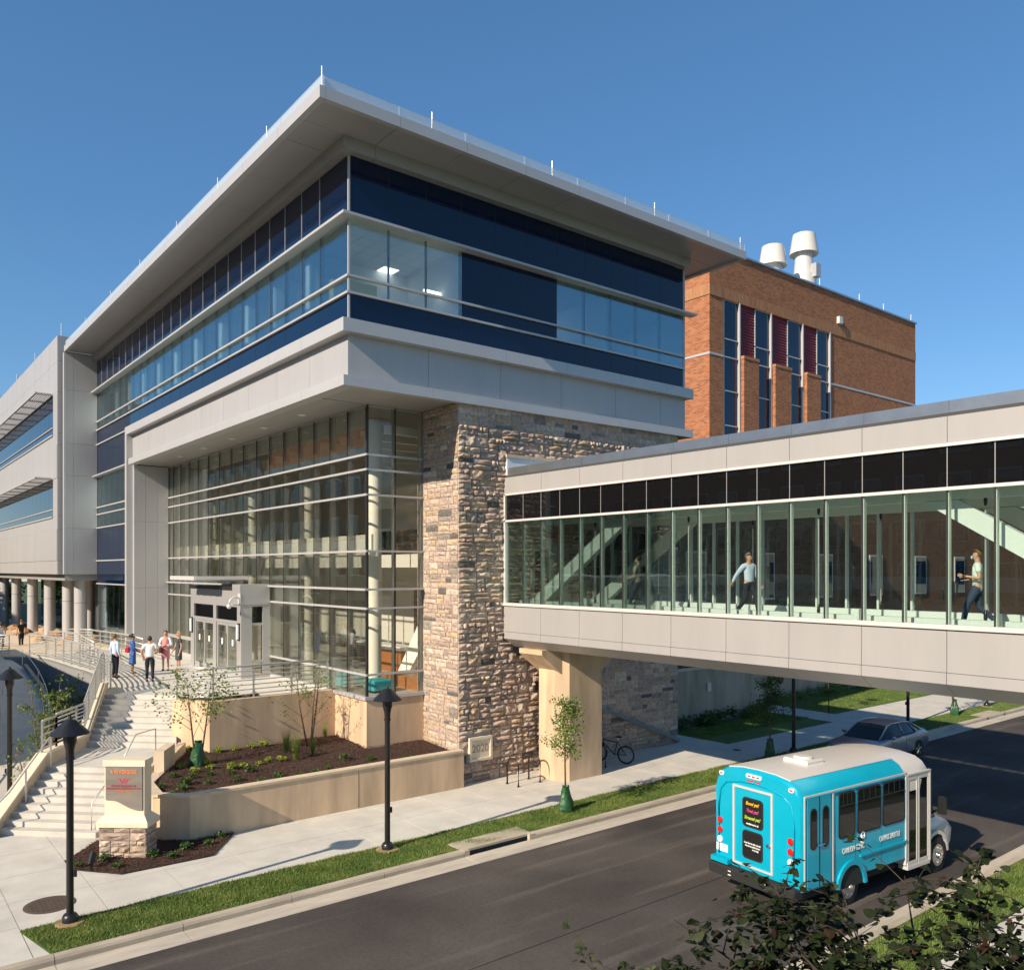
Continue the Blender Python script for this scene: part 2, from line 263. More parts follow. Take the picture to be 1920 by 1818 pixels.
# ------------------------------------------------------------------ mesh helpers
class MB:
    def __init__(s): s.v = []; s.f = []; s.t = []
    def add(s, vs, fs, tint=None):
        o = len(s.v); s.v += [tuple(p) for p in vs]; s.f += [tuple(i + o for i in f) for f in fs]
        s.t += [tint or (1, 1, 1)] * len(fs); return s
    def box(s, x0, y0, z0, x1, y1, z1, tint=None):
        x0, x1 = min(x0, x1), max(x0, x1); y0, y1 = min(y0, y1), max(y0, y1); z0, z1 = min(z0, z1), max(z0, z1)
        return s.add([(x0, y0, z0), (x1, y0, z0), (x1, y1, z0), (x0, y1, z0), (x0, y0, z1), (x1, y0, z1), (x1, y1, z1), (x0, y1, z1)],
              [(0, 3, 2, 1), (4, 5, 6, 7), (0, 1, 5, 4), (1, 2, 6, 5), (2, 3, 7, 6), (3, 0, 4, 7)], tint)
    def cbox(s, x0, y0, z0, x1, y1, z1, c):
        """box with chamfered vertical and top edges"""
        p = [(x0 + c, y0), (x1 - c, y0), (x1, y0 + c), (x1, y1 - c), (x1 - c, y1), (x0 + c, y1), (x0, y1 - c), (x0, y0 + c)]
        q = [(x0 + 2 * c, y0 + c), (x1 - 2 * c, y0 + c), (x1 - c, y0 + 2 * c), (x1 - c, y1 - 2 * c), (x1 - 2 * c, y1 - c), (x0 + 2 * c, y1 - c), (x0 + c, y1 - 2 * c), (x0 + c, y0 + 2 * c)]
        vs = [(a, b, z0) for a, b in p] + [(a, b, z1 - c) for a, b in p] + [(a, b, z1) for a, b in q]
        fs = [tuple(range(7, -1, -1)), tuple(range(16, 24))]
        for l in (0, 8):
            for i in range(8): fs.append((l + i, l + (i + 1) % 8, l + 8 + (i + 1) % 8, l + 8 + i))
        return s.add(vs, fs)
    def prism(s, poly, z0, z1, tint=None):
        n = len(poly)
        a = sum(poly[i][0] * poly[(i + 1) % n][1] - poly[(i + 1) % n][0] * poly[i][1] for i in range(n))
        if a < 0: poly = poly[::-1]
        zb = z0 if callable(z0) else (lambda x, y: z0); zt = z1 if callable(z1) else (lambda x, y: z1)
        vs = [(x, y, zb(x, y)) for x, y in poly] + [(x, y, zt(x, y)) for x, y in poly]
        fs = [tuple(range(n - 1, -1, -1)), tuple(range(n, 2 * n))] + [(i, (i + 1) % n, n + (i + 1) % n, n + i) for i in range(n)]
        return s.add(vs, fs, tint)
    def extr(s, prof, axis, a, b):
        """profile of (u, w) pairs extruded along 'X' (u = y) or 'Y' (u = x); w = z"""
        n = len(prof)
        f = (lambda t, u, w: (t, u, w)) if axis == 'X' else (lambda t, u, w: (u, t, w))
        vs = [f(a, u, w) for u, w in prof] + [f(b, u, w) for u, w in prof]
        fs = [tuple(range(n - 1, -1, -1)), tuple(range(n, 2 * n))] + [(i, (i + 1) % n, n + (i + 1) % n, n + i) for i in range(n)]
        return s.add(vs, fs)
    def tube(s, pts, r, n=8, caps=True, r2=None):
        pts = [Vector(p) for p in pts]; m = len(pts); vs = []; fs = []; up = Vector((0, 0, 1))
        for i, p in enumerate(pts):
            d = (pts[min(i + 1, m - 1)] - pts[max(i - 1, 0)]).normalized()
            a = d.cross(up)
            if a.length < 1e-3: a = d.cross(Vector((0, 1, 0)))
            a.normalize(); b = a.cross(d)
            rr = r[i] if isinstance(r, (list, tuple)) else r + ((r2 - r) * i / (m - 1) if r2 is not None else 0)
            for k in range(n):
                t = 2 * math.pi * k / n; vs.append(p + a * (rr * math.cos(t)) + b * (rr * math.sin(t)))
        for i in range(m - 1):
            for k in range(n): fs.append((i * n + k, (i + 1) * n + k, (i + 1) * n + (k + 1) % n, i * n + (k + 1) % n))
        if caps: fs += [tuple(range(n)), tuple((m - 1) * n + k for k in range(n - 1, -1, -1))]
        return s.add(vs, fs)
    def lathe(s, prof, n=20, c=(0, 0, 0), sx=1, sy=1):
        vs = []; fs = []; m = len(prof)
        for r, z in prof:
            for k in range(n):
                t = 2 * math.pi * k / n; vs.append((c[0] + r * sx * math.cos(t), c[1] + r * sy * math.sin(t), c[2] + z))
        for i in range(m - 1):
            for k in range(n): fs.append((i * n + k, i * n + (k + 1) % n, (i + 1) * n + (k + 1) % n, (i + 1) * n + k))
        fs += [tuple(range(n - 1, -1, -1)), tuple((m - 1) * n + k for k in range(n))]
        return s.add(vs, fs)
    def ball(s, c, rx, ry=None, rz=None, n=12, m=8):
        ry = ry or rx; rz = rz or rx
        return s.lathe([(max(1e-4, math.sin(math.pi * i / m)), -math.cos(math.pi * i / m) * rz) for i in range(m + 1)], n, c, rx, ry)
    def torus(s, c, Rr, r, axis='Y', n=28, k=8):
        vs = []; fs = []
        for i in range(n):
            t = 2 * math.pi * i / n
            for j in range(k):
                u = 2 * math.pi * j / k; rad = Rr + r * math.cos(u); h = r * math.sin(u)
                p = (rad * math.cos(t), h, rad * math.sin(t)) if axis == 'Y' else (rad * math.cos(t), rad * math.sin(t), h)
                vs.append((c[0] + p[0], c[1] + p[1], c[2] + p[2]))
        for i in range(n):
            for j in range(k): fs.append((i * k + j, i * k + (j + 1) % k, ((i + 1) % n) * k + (j + 1) % k, ((i + 1) % n) * k + j))
        return s.add(vs, fs)
    def xf(s, M): s.v = [tuple(M @ Vector(p)) for p in s.v]; return s
    def build(s, name, mat, parent=None, smooth=False, tints=False, fix=True):
        me = bpy.data.meshes.new(name); me.from_pydata(s.v, [], s.f)
        if tints:
            at = me.attributes.new('tint', 'FLOAT_COLOR', 'FACE')
            at.data.foreach_set('color', np.array([(a, b, c, 1) for a, b, c in s.t], dtype=np.float32).ravel())
        if fix:
            bm = bmesh.new(); bm.from_mesh(me); bmesh.ops.recalc_face_normals(bm, faces=bm.faces); bm.to_mesh(me); bm.free()
        me.materials.append(MATS[mat])
        if smooth:
            me.polygons.foreach_set('use_smooth', [True] * len(me.polygons))
            if smooth is not True: me.set_sharp_from_angle(angle=smooth)
        return link(name, me, parent)
def link(name, data, parent=None):
    o = bpy.data.objects.new(name, data); col.objects.link(o)
    if parent is not None:
        o.parent = parent
        if parent.type == 'EMPTY' and not parent.get('_local'): o.matrix_parent_inverse = Matrix.Translation(parent.location).inverted()
    return o
def tag(o, label, cat, group=None, kind=None):
    if label: o['label'] = label
    if cat: o['category'] = cat
    if group: o['group'] = group
    if kind: o['kind'] = kind
    return o
def thing(name, label, cat, loc=(0, 0, 0), group=None, local=False, rz=0):
    o = bpy.data.objects.new(name, None); col.objects.link(o); o.location = loc; o.rotation_euler[2] = rz
    o.empty_display_size = 0.2
    if local: o['_local'] = 1
    return tag(o, label, cat, group)
def struct(o): o['kind'] = 'structure'; return o
def stuff(o): o['kind'] = 'stuff'; return o
def copy_tree(o, parent=None, loc=None, rz=None, label=None):
    c = o.copy(); col.objects.link(c)
    if parent is not None: c.parent = parent
    if loc is not None: c.location = loc
    if rz is not None: c.rotation_euler[2] = rz
    if label: c['label'] = label
    for ch in list(o.children): copy_tree(ch, c)
    return c
def one(name, mat, parent=None, box=None, **k):
    return MB().box(*box).build(name, mat, parent, fix=False, **k)
def text(name, body, size, mat, parent, M, ext=0.003, bold=0.0, xs=1.0, sh=0.0):
    cu = bpy.data.curves.new(name, 'FONT'); cu.body = body; cu.size = size; cu.extrude = ext; cu.align_x = 'CENTER'; cu.align_y = 'CENTER'; cu.offset = bold; cu.shear = sh
    fo = bpy.data.objects.new(name, cu); me = bpy.data.meshes.new_from_object(fo); bpy.data.objects.remove(fo); bpy.data.curves.remove(cu)
    me.materials.clear(); me.materials.append(MATS[mat]); o = bpy.data.objects.new(name, me); col.objects.link(o)
    if parent is not None:
        o.parent = parent
        if parent.type == 'EMPTY' and not parent.get('_local'): o.matrix_parent_inverse = Matrix.Translation(parent.location).inverted()
    o.matrix_basis = M @ Matrix.Diagonal((xs, 1, 1, 1))
    return o

# ------------------------------------------------------------------ ground, street, pavements
P, L1, L2 = 2.87, 1.52, 1.40
def sheet(name, poly, z, mat, parent=None, th=0.02):
    return MB().prism(poly, z - th, z).build(name, mat, parent, fix=False)
g = struct(sheet('ground', [(-400, -400), (600, -400), (600, 600), (-400, 600)], -0.06, 'ground_green'))
road = struct(sheet('road', [(-60, 8.40), (140, 8.40), (140, 16.64), (-60, 16.64)], 0.0, 'asphalt', th=.05))
MB().prism([(3, 12.3), (60, 12.3), (60, 12.33), (3, 12.33)], .001, .003).build('paving_seam', 'rubber', road, fix=False)
# kerbs with gutter pans, each cast length a piece
def kerb_run(name, y0, y1, gy0, gy1, x0, x1, step):
    k = struct(MB().box(x0, gy0 + .01, -.05, x1, gy1 - .01, -.012).build(name, 'joint', fix=False))
    x = x0
    prof = [(y0, -.04), (y1, -.04), (y1, .15), (y0 + (.03 if y0 > 12 else 0), .15), (y0, .10)]
    if y0 < 12: prof = [(y0, -.04), (y1, -.04), (y1, .11), (y1 - .03, .15), (y0, .15)]
    while x < x1 - .1:
        xe = min(x + step, x1)
        if not (name == 'kerb' and 12.3 < (x + xe) / 2 < 14.4): MB().extr(prof, 'X', x + .006, xe - .006).build('kerb_stone', 'concrete_kerb', k)
        MB().box(x + .006, gy0, -.05, xe - .006, gy1, .006).build('gutter_slab', 'concrete_gutter', k, fix=False)
        x = xe
    return k
kerb_run('kerb', 17.20, 17.40, 16.62, 17.20, -8.5, 60.5, 2.3)
kerb_run('kerb', 8.22, 8.42, 8.42, 8.80, 4, 60, 2.8)
# pavement: dark bed with individual slabs on it
pv = struct(sheet('pavement', [(-12, 17.40), (64, 17.40), (64, 27.5), (-12, 27.5)], 0.085, 'joint', th=.1))
def slab(x0, y0, x1, y1):
    MB().box(x0 + .006, y0 + .006, .06, x1 - .006, y1 - .006, .12).build('slab', 'concrete', pv, fix=False)
xs = [2.7 + i * 1.62 for i in range(31)]
for a, b in zip(xs, xs[1:]):
    slab(a, 18.92, b, 20.66); slab(a, 20.66, b, 22.40)
for a, b in ((15.9, 17.4), (17.4, 19.2), (19.2, 21.1), (21.1, 23), (23, 24.9), (24.9, 26.8)):
    slab(a, 22.40, b, 22.95)
for i in range(8):
    for j in range(5):
        slab(-11 + i * 1.7125, 17.42 + j * 1.75, -11 + (i + 1) * 1.7125, 17.42 + (j + 1) * 1.75)
for (x, y, x1, y1) in ((2.705, 17.42, 4.0, 18.9), (2.705, 22.4, 4.2, 24.2), (4.2, 22.4, 5.8, 24.2), (2.705, 24.2, 4.2, 26.0), (4.2, 24.2, 5.8, 26), (5.8, 22.4, 7.4, 24.2)): slab(x, y, x1, y1)
for (x, y, x1, y1) in ((26.8, 22.4, 28.2, 23.9), (36.2, 22.4, 38.3, 24.2), (36.2, 24.2, 38.3, 26.0), (36.2, 26, 38.3, 27.4)): slab(x, y, x1, y1)
npv = struct(sheet('pavement', [(3, 4.6), (60, 4.6), (60, 7.05), (3, 7.05)], 0.085, 'joint', th=.1))
for i in range(24):
    MB().cbox(5 + i * 1.7 + .007, 5.1, .06, 5 + (i + 1) * 1.7 - .007, 7.04, .12, .006).build('slab', 'concrete', npv)
# grass: soil sheet with blades of its own, one strip an object
def blades(polys, n, h0, h1, seed, name, label, z=.12, mat='grass_blade'):
    r = np.random.default_rng(seed); vs = []; fs = []
    for (x0, y0, x1, y1), k in zip(polys, n):
        x = r.uniform(x0, x1, k); y = r.uniform(y0, y1, k); x = np.where((y > 17) & (x < 3.02 - (y - 17.42) * .22), x + .4, x); a = r.uniform(0, 2 * np.pi, k); h = r.uniform(h0, h1, k) * (0.7 + .5 * np.sin(x * 2.1 + y * 3) ** 2)
        w = r.uniform(.006, .013, k); la = r.uniform(0, 2 * np.pi, k); ln = r.uniform(.2, .9, k) * h
        o = len(vs)
        pa = np.stack([x - w * np.cos(a), y - w * np.sin(a), np.full(k, z)], 1); pb = np.stack([x + w * np.cos(a), y + w * np.sin(a), np.full(k, z)], 1)
        pc = np.stack([x + ln * np.cos(la), y + ln * np.sin(la), z + h], 1)
        q = np.stack([pa, pb, pc], 1).reshape(-1, 3); vs.append(q)
    V = np.concatenate(vs); F = np.arange(len(V)).reshape(-1, 3)
    me = bpy.data.meshes.new(name); me.from_pydata(V.tolist(), [], F.tolist()); me.materials.append(MATS[mat])
    o = link(name, me); return tag(o, label, 'grass', kind='stuff')
gs = struct(MB().prism([(2.98, 17.42), (60, 17.42), (60, 18.9), (2.68, 18.9)], .02, .125).build('verge', 'grass', fix=False))
struct(MB().prism([(3, 7.07), (60, 7.07), (60, 8.2), (3, 8.2)], .02, .125).build('verge', 'grass', fix=False))
blades([(2.7, 17.40, 10, 18.95), (10, 17.40, 26, 18.95), (26, 17.42, 50, 18.92), (5, 17.42, 22, 18.92)], [42000, 55000, 22000, 2500], .03, .075, 1, 'grass', 'mown green grass in the verge along the kerb below the stone wall')
blades([(12, 7.07, 30, 8.2)], [26000], .04, .10, 2, 'grass', 'mown green grass strip behind the leafy branches at the near kerb', mat='grass_blade')
struct(MB().prism([(28.25, 21.2), (36.15, 21.2), (36.15, 24.9), (28.25, 24.0)], .02, .13).build('lawn', 'grass', fix=False))
struct(MB().prism([(38.35, 22.3), (60, 22.3), (60, 26.6), (38.35, 26.6)], .02, .13).build('lawn', 'grass', fix=False))
blades([(28.25, 22.42, 36.15, 24.2), (38.4, 22.42, 52, 26.2)], [11000, 16000], .05, .12, 3, 'grass', 'rougher lawn grass in the shade beyond the bridge')
# kerb inlets
def inlet(x0, x1, label):
    t = thing('kerb_inlet', label, 'drain', (x0, 17.2, 0), 'kerb inlets')
    m = MB(); m.box(x0, 17.30, .10, x1, 17.95, .158); m.box(x0, 17.20, -.02, x0 + .16, 17.30, .158); m.box(x1 - .16, 17.20, -.02, x1, 17.30, .158)
    m.build('top_slab', 'concrete_kerb', t)
    one('opening', 'backing', t, (x0 + .16, 17.34, -.02, x1 - .16, 17.36, .10)); one('apron', 'concrete_gutter', t, (x0 + .05, 16.66, .0, x1 - .05, 17.22, .012))
inlet(12.2, 14.5, 'concrete kerb inlet opening beside the lamp at the stone wall'); inlet(43.1, 45.2, 'concrete kerb inlet far along the kerb beyond the bridge')
# manhole
t = thing('manhole_cover', 'round brown iron manhole cover in the pavement by the lamp', 'manhole cover', (3.4, 20.05, .12))
MB().lathe([(.50, 0), (.50, .008), (.47, .012), (.1, .013)], 36, (3.4, 20.05, .12)).build('rim', 'iron', t)
m = MB()
for i in range(-5, 6):
    for j in range(-5, 6):
        if i * i + j * j < 22: m.box(3.4 + i * .085 - .025, 20.05 + j * .085 - .025, .13, 3.4 + i * .085 + .025, 20.05 + j * .085 + .025, .138)
stuff(m.build('tread_pattern', 'iron', t))
tag(MB().lathe([(.16, 0), (.16, .006), (.13, .009)], 20, (27.6, 20.3, .12)).build('utility_cover', 'iron'), 'small dark utility cover in the pavement beyond the bicycle', 'cover')

# ------------------------------------------------------------------ stairs and plaza (stair axes: s up the flight, t across)
nx, ny = .694, .72
def ST(s, t): return (s * nx + t * ny, s * ny - t * nx)
def interp(tab, s):
    for (a, va), (b, vb) in zip(tab, tab[1:]):
        if s <= b: return va + (vb - va) * (s - a) / (b - a)
    return tab[-1][1]
TL = [(20.0, -15.75), (21.1, -15.87), (23.48, -16.13), (25.7, -16.24), (27.96, -17.03), (30, -17.4)]
TR = [(20.0, -13.1), (21.1, -13.1), (23.48, -12.94), (25.7, -13.23), (27.96, -14.37), (30, -14.4)]
def stairz(s):
    if s <= 21.1: return .12
    if s <= 23.48: return .12 + (s - 21.1) / (23.48 - 21.1) * (L2 - .12)
    if s <= 25.7: return L2 + (s - 23.48) / (25.7 - 23.48) * (L1 - L2)
    if s <= 27.96: return L1 + (s - 25.7) / (27.96 - 25.7) * (P - L1)
    return P
sta = struct(MB().prism([ST(23.5, -16.1), ST(25.65, -16.2), ST(25.65, -13.2), ST(23.5, -12.9)], -.05, L2 - .1).build('stairs', 'concrete_step'))
def stepflight(s0, s1, z0, z1, n):
    h = (z1 - z0) / n; d = (s1 - s0) / (n - 1)
    for k in range(n - 1):
        a = s0 + k * d; b = a + d
        poly = [ST(a - .02, interp(TL, a)), ST(b, interp(TL, b)), ST(b, interp(TR, b)), ST(a - .02, interp(TR, a))]
        MB().prism(poly, z0 - .2, z0 + (k + 1) * h - .002 * 0).build('step', 'concrete_step', sta, fix=True)
    return h, d
stepflight(21.1, 23.48, .12, L2, 9)
ld_ = struct(MB().prism([ST(23.46, interp(TL, 23.48)), ST(25.72, interp(TL, 25.7)), ST(25.72, interp(TR, 25.7)), ST(23.46, interp(TR, 23.48))], L2 - .35, lambda x, y: L2 + (x * nx + y * ny - 23.46) / 2.26 * (L1 - L2)).build('landing', 'concrete_step'))
stepflight(25.70, 27.96, L1, P, 9)
edge = [(7.14, 31.95), (7.55, 33.15), (7.81, 34.5), (8.2, 37.6), (8.28, 39.5), (8.10, 41.7), (7.98, 44.6), (7.78, 47.3), (7.2, 48.5), (6.4, 49.1), (5.2, 52), (4.2, 58), (3.4, 66), (3.0, 80)]
plz = [(9.06, 30.1), (8.75, 28.6), (9.2, 27.3), (13.66, 27.3), (13.66, 80)]
def pz(x, y): return P if y < 50 else P - min(1.0, (y - 50) * .05)
pl = struct(MB().prism([ST(27.94, interp(TL, 27.96))] + edge[1:10] + [(13.64, 49.1), (13.64, 27.3), (9.2, 27.3), (8.8, 28.5), ST(27.94, interp(TR, 27.96))], P - .4, P).build('plaza', 'concrete'))
for y in (33.2, 36.4, 39.6, 42.8, 46.0): MB().box(7.9 if y > 34 else 7.6, y, P + .0005, 13.6, y + .012, P + .002).build('joint_line', 'joint', pl, fix=False)
for x in (9.6, 11.6): MB().box(x, 31, P + .0005, x + .012, 49, P + .002).build('joint_line', 'joint', pl, fix=False)
wk = struct(MB().prism([(6.4, 49.1), (13.64, 49.1), (13.64, 110), (1.0, 110), (3.0, 80), (3.4, 66), (4.2, 58), (5.2, 52)], lambda x, y: pz(x, y) - .3, lambda x, y: pz(x, y)).build('walkway', 'coping'))
# ground behind / left of the stairs: planting bank and ramp
bank = struct(MB().prism([(-6, 25.9), (3.1, 26.3), (4.55, 28.2), (5.95, 29.9), (6.95, 32.0), (7.3, 33.3), (7.55, 36), (7.6, 42), (7.0, 47.5), (5.0, 50), (-6, 60)], -.1, .10).build('bank', 'mulch'))
RP = [((-1.0, 24.0), (3.2, 26.2), .11), ((1.2, 28.5), (4.3, 28.9), .2), ((3.3, 33.5), (5.6, 33.2), .75), ((4.6, 37.9), (6.6, 38.2), 1.3), ((5.2, 42), (6.9, 42.5), 1.85), ((5.3, 46.5), (6.9, 46.8), 2.4), ((4.9, 50), (6.4, 49.6), 2.85)]
m = MB(); vs = []; fs = []
for a, b, z in RP: vs += [(a[0], a[1], z), (b[0], b[1], z), (a[0], a[1], z - .4), (b[0], b[1], z - .4)]
for i in range(len(RP) - 1):
    k = i * 4; fs += [(k, k + 1, k + 5, k + 4), (k + 1, k + 3, k + 7, k + 5), (k, k + 4, k + 6, k + 2)]
m.add(vs, fs); struct(m.build('ramp', 'concrete_step'))

def wall_strip(name, pts, th, mat, parent=None, left=True):
    """a wall along pts = [(x, y, zbottom, ztop)], thickness th to one side"""
    m = MB(); n = len(pts); off = []
    for i in range(n):
        a = Vector(pts[max(0, i - 1)][:2]); b = Vector(pts[min(n - 1, i + 1)][:2]); d = (b - a).normalized()
        o = Vector((-d.y, d.x)) * (th if left else -th); off.append((pts[i][0] + o.x, pts[i][1] + o.y))
    vs = []; fs = []
    for (x, y, z0, z1), (ox, oy) in zip(pts, off): vs += [(x, y, z0), (ox, oy, z0), (ox, oy, z1), (x, y, z1)]
    for i in range(n - 1):
        k = i * 4
        for j in range(4): fs.append((k + j, k + (j + 1) % 4, k + 4 + (j + 1) % 4, k + 4 + j))
    fs += [(0, 1, 2, 3), ((n - 1) * 4 + 3, (n - 1) * 4 + 2, (n - 1) * 4 + 1, (n - 1) * 4)]
    m.add(vs, fs); return m.build(name, mat, parent)
def resample(pts, step):
    out = [pts[0]]
    for a, b in zip(pts, pts[1:]):
        a, b = Vector(a), Vector(b); n = max(1, round((b - a).length / step))
        for i in range(1, n + 1): out.append(tuple(a.lerp(b, i / n)))
    return out
def smoothpts(pts, it=2):
    for _ in range(it):
        q = [pts[0]]
        for a, b in zip(pts, pts[1:]):
            a, b = Vector(a), Vector(b); q += [tuple(a.lerp(b, .25)), tuple(a.lerp(b, .75))]
        q.append(pts[-1]); pts = q
    return pts
# cheek wall down the left side of the stairs
cw = []
for s in (20.6, 21.1, 21.7, 22.3, 22.9, 23.48, 24.2, 25.0, 25.7, 26.4, 27.2, 27.96):
    x, y = ST(s, interp(TL, s)); cw.append((x, y, -.05, stairz(s) + .33))
cw.append((7.5, 33.1, 1.0, P + .22)); cw.append((7.62, 33.6, 1.0, P + .12))
t = thing('cheek_wall', 'low tan wall stepping down the left side of the plaza stairs', 'wall', (5, 29, 0))
wall_strip('wall_body', cw, .28, 'coping', t)
cc = [(x, y, z1 + .001, z1 + .07) for x, y, z0, z1 in cw]
wall_strip('wall_cap', [(x + .03 * .7, y - .03 * .7, a, b) for x, y, a, b in cc], .34, 'cap_stone', t)
# grey retaining wall under the plaza edge
ge = [(x - .01, y, -.05, P - .02) for x, y in smoothpts([(7.3, 33.0)] + edge[2:10], 1)]
t = tag(wall_strip('retaining_wall', ge, .25, 'concrete_grey'), 'curved grey concrete wall below the plaza railing beside the ramp', 'wall')
t = tag(wall_strip('retaining_wall', [(5.6, 33.4, 0, 1.0), (6.6, 38.1, 0, 1.55), (6.95, 42.5, 0, 2.1), (6.95, 46.8, 0, 2.65)], .15, 'concrete_grey'), 'low concrete kerb wall on the inner side of the ramp', 'wall')

# planter and back retaining wall
t = thing('planter_wall', 'low tan stucco planter wall along the pavement in front of the mulch bed', 'wall', (10, 22.5, 0))
wp = [(7.15, 25.75), (6.45, 24.5), (6.33, 23.08), (7.07, 22.40), (15.86, 22.40)]
wall_strip('wall_body', [(x, y, 0, 1.27) for x, y in wp], .25, 'stucco', t, left=True)
wall_strip('wall_cap', [(x, y, 1.272, 1.34) for x, y in [(7.12, 25.77), (6.42, 24.52), (6.29, 23.06), (7.055, 22.37), (15.86, 22.37)]], .31, 'coping', t, left=True)
one('joint_line', 'backing', t, (12.0, 22.394, .1, 12.012, 22.402, 1.27))
t = thing('retaining_wall', 'tall tan stucco wall below the plaza railing behind the mulch bed', 'wall', (11, 27.2, 0))
wall_strip('wall_body', [(8.35, 28.3, 0, 3.0), (9.15, 27.05, 0, 3.0), (13.66, 27.15, 0, 3.0)], .3, 'stucco', t)
t = thing('low_wall', 'short tan stub wall with sloped top between stairs and planter', 'wall', (7.6, 26.4, 0))
wall_strip('wall_body', [(7.05, 25.6, 0, 1.95), (7.6, 26.4, 0, 1.98)], .28, 'coping', t, left=False)
wall_strip('sloped_wall', [(7.62, 26.42, 0, 1.62), (8.35, 27.6, 0, 1.72)], .22, 'coping', t, left=False)
# mulch beds (structure) with loose chips (stuff)
bed = [(6.6, 23.2), (7.15, 22.66), (15.84, 22.66), (15.84, 24.85), (13.68, 24.95), (13.68, 27.1), (9.2, 27.0), (8.4, 28.2), (7.4, 26.0), (6.7, 24.5)]
def bedmesh(name, poly, z, amp, seed):
    """subdivided mound with noise"""
    xs_ = [p[0] for p in poly]; ys_ = [p[1] for p in poly]; r = np.random.default_rng(seed)
    bm = bmesh.new(); f = bm.faces.new([bm.verts.new((x, y, 0)) for x, y in poly]); bmesh.ops.triangulate(bm, faces=[f])
    bmesh.ops.subdivide_edges(bm, edges=bm.edges[:], cuts=14, use_grid_fill=True)
    for v in bm.verts:
        v.co.z = z(v.co.x, v.co.y) + amp * (math.sin(v.co.x * 2.3 + 1) * math.cos(v.co.y * 2.9) * .6 + r.normal() * .22)
    me = bpy.data.meshes.new(name); bm.to_mesh(me); bm.free(); me.materials.append(MATS['mulch']); return struct(link(name, me))
zbed = lambda x, y: 1.19 + max(0, (y - 22.7)) * .045
bedmesh('planting_bed', bed, zbed, .035, 4)
bed2 = [(4.20, 22.0), (5.02, 20.96), (7.16, 20.90), (8.25, 22.38), (7.07, 22.39), (6.33, 23.06), (5.6, 23.9), (5.12, 23.9), (4.16, 22.7)]
bedmesh('planting_bed', bed2, lambda x, y: .15, .02, 5)
def inpoly(x, y, poly):
    c = False; n = len(poly)
    for i in range(n):
        x1, y1 = poly[i]; x2, y2 = poly[(i + 1) % n]
        if (y1 > y) != (y2 > y) and x < (x2 - x1) * (y - y1) / (y2 - y1) + x1: c = not c
    return c
def chips(poly, z, n, seed, label):
    r = random.Random(seed); m = MB(); xs_ = [p[0] for p in poly]; ys_ = [p[1] for p in poly]
    for _ in range(n):
        x = r.uniform(min(xs_), max(xs_)); y = r.uniform(min(ys_), max(ys_))
        if not inpoly(x, y, poly): continue
        a = r.uniform(0, 6.28); l = r.uniform(.015, .05); w = r.uniform(.006, .014); zz = z(x, y) + r.uniform(.0, .05); tl = r.uniform(-.5, .5) * l
        c, s = math.cos(a), math.sin(a)
        m.add([(x - c * l, y - s * l, zz - tl), (x - s * w, y + c * w, zz + .006), (x + c * l, y + s * l, zz + tl), (x + s * w, y - c * w, zz)], [(0, 1, 2), (0, 2, 3)])
    o = m.build('mulch', 'mulch_chip', fix=False); tag(o, label, 'mulch', kind='stuff')
chips(bed, zbed, 26000, 6, 'brown bark mulch chips covering the raised planting bed')
chips(bed2, lambda x, y: .15, 9000, 7, 'brown bark mulch chips in the low bed around the sign')
# boulders and slope under the left wing
rk = MB(); r_ = random.Random(3)
def boulder(m, c, r, rr, tint):
    bm = bmesh.new(); bmesh.ops.create_icosphere(bm, subdivisions=2, radius=1)
    k = [rr.uniform(.7, 1.2) for _ in range(3)]; ph = [rr.uniform(0, 6) for _ in range(3)]
    vs = []
    for v in bm.verts:
        d = 1 + .16 * math.sin(3 * v.co.x + ph[0]) + .16 * math.sin(3.5 * v.co.y + ph[1]) + .1 * math.sin(5 * v.co.z + ph[2]) + rr.uniform(-.06, .06)
        vs.append((c[0] + v.co.x * r * k[0] * d, c[1] + v.co.y * r * k[1] * d, c[2] + v.co.z * r * k[2] * .7 * d))
    m.add(vs, [tuple(v.index for v in f.verts) for f in bm.faces], tint); bm.free()
for i in range(30):
    t_ = i / 30; x = 9.6 + r_.uniform(0, 3.0); y = 58 + t_ * 26 + r_.uniform(-.5, .5)
    m = MB(); tn = random.Random(i).choice([(.42, .25, .13), (.36, .22, .12), (.45, .30, .18)])
    boulder(m, (x, y, 2.35), r_.uniform(.4, .8), r_, tn)
    tag(m.build('boulder', 'boulder', tints=True), 'rust brown boulder in the rock pile under the round columns', 'boulder', 'boulders under the wing')

# ------------------------------------------------------------------ main building
BLD = thing('clinic_building', 'silver metal and glass building with overhanging flat roof and stone corner', 'building', (16, 26, 0))
ZX = dict(P=P)
GX, GY = 11.94, 22.91            # upper glazing planes
SX, SY = 11.89, 22.86            # spandrel panel planes
CX, CY = 13.66, 24.92            # lobby curtain wall planes
def paneA(name, mat, par, X, y0, y1, z0, z1, g=.012, th=.02): return one(name, mat, par, (X, y0 + g, z0 + g, X + th, y1 - g, z1 - g))
def paneB(name, mat, par, Y, x0, x1, z0, z1, g=.012, th=.02): return one(name, mat, par, (x0 + g, Y, z0 + g, x1 - g, Y + th, z1 - g))
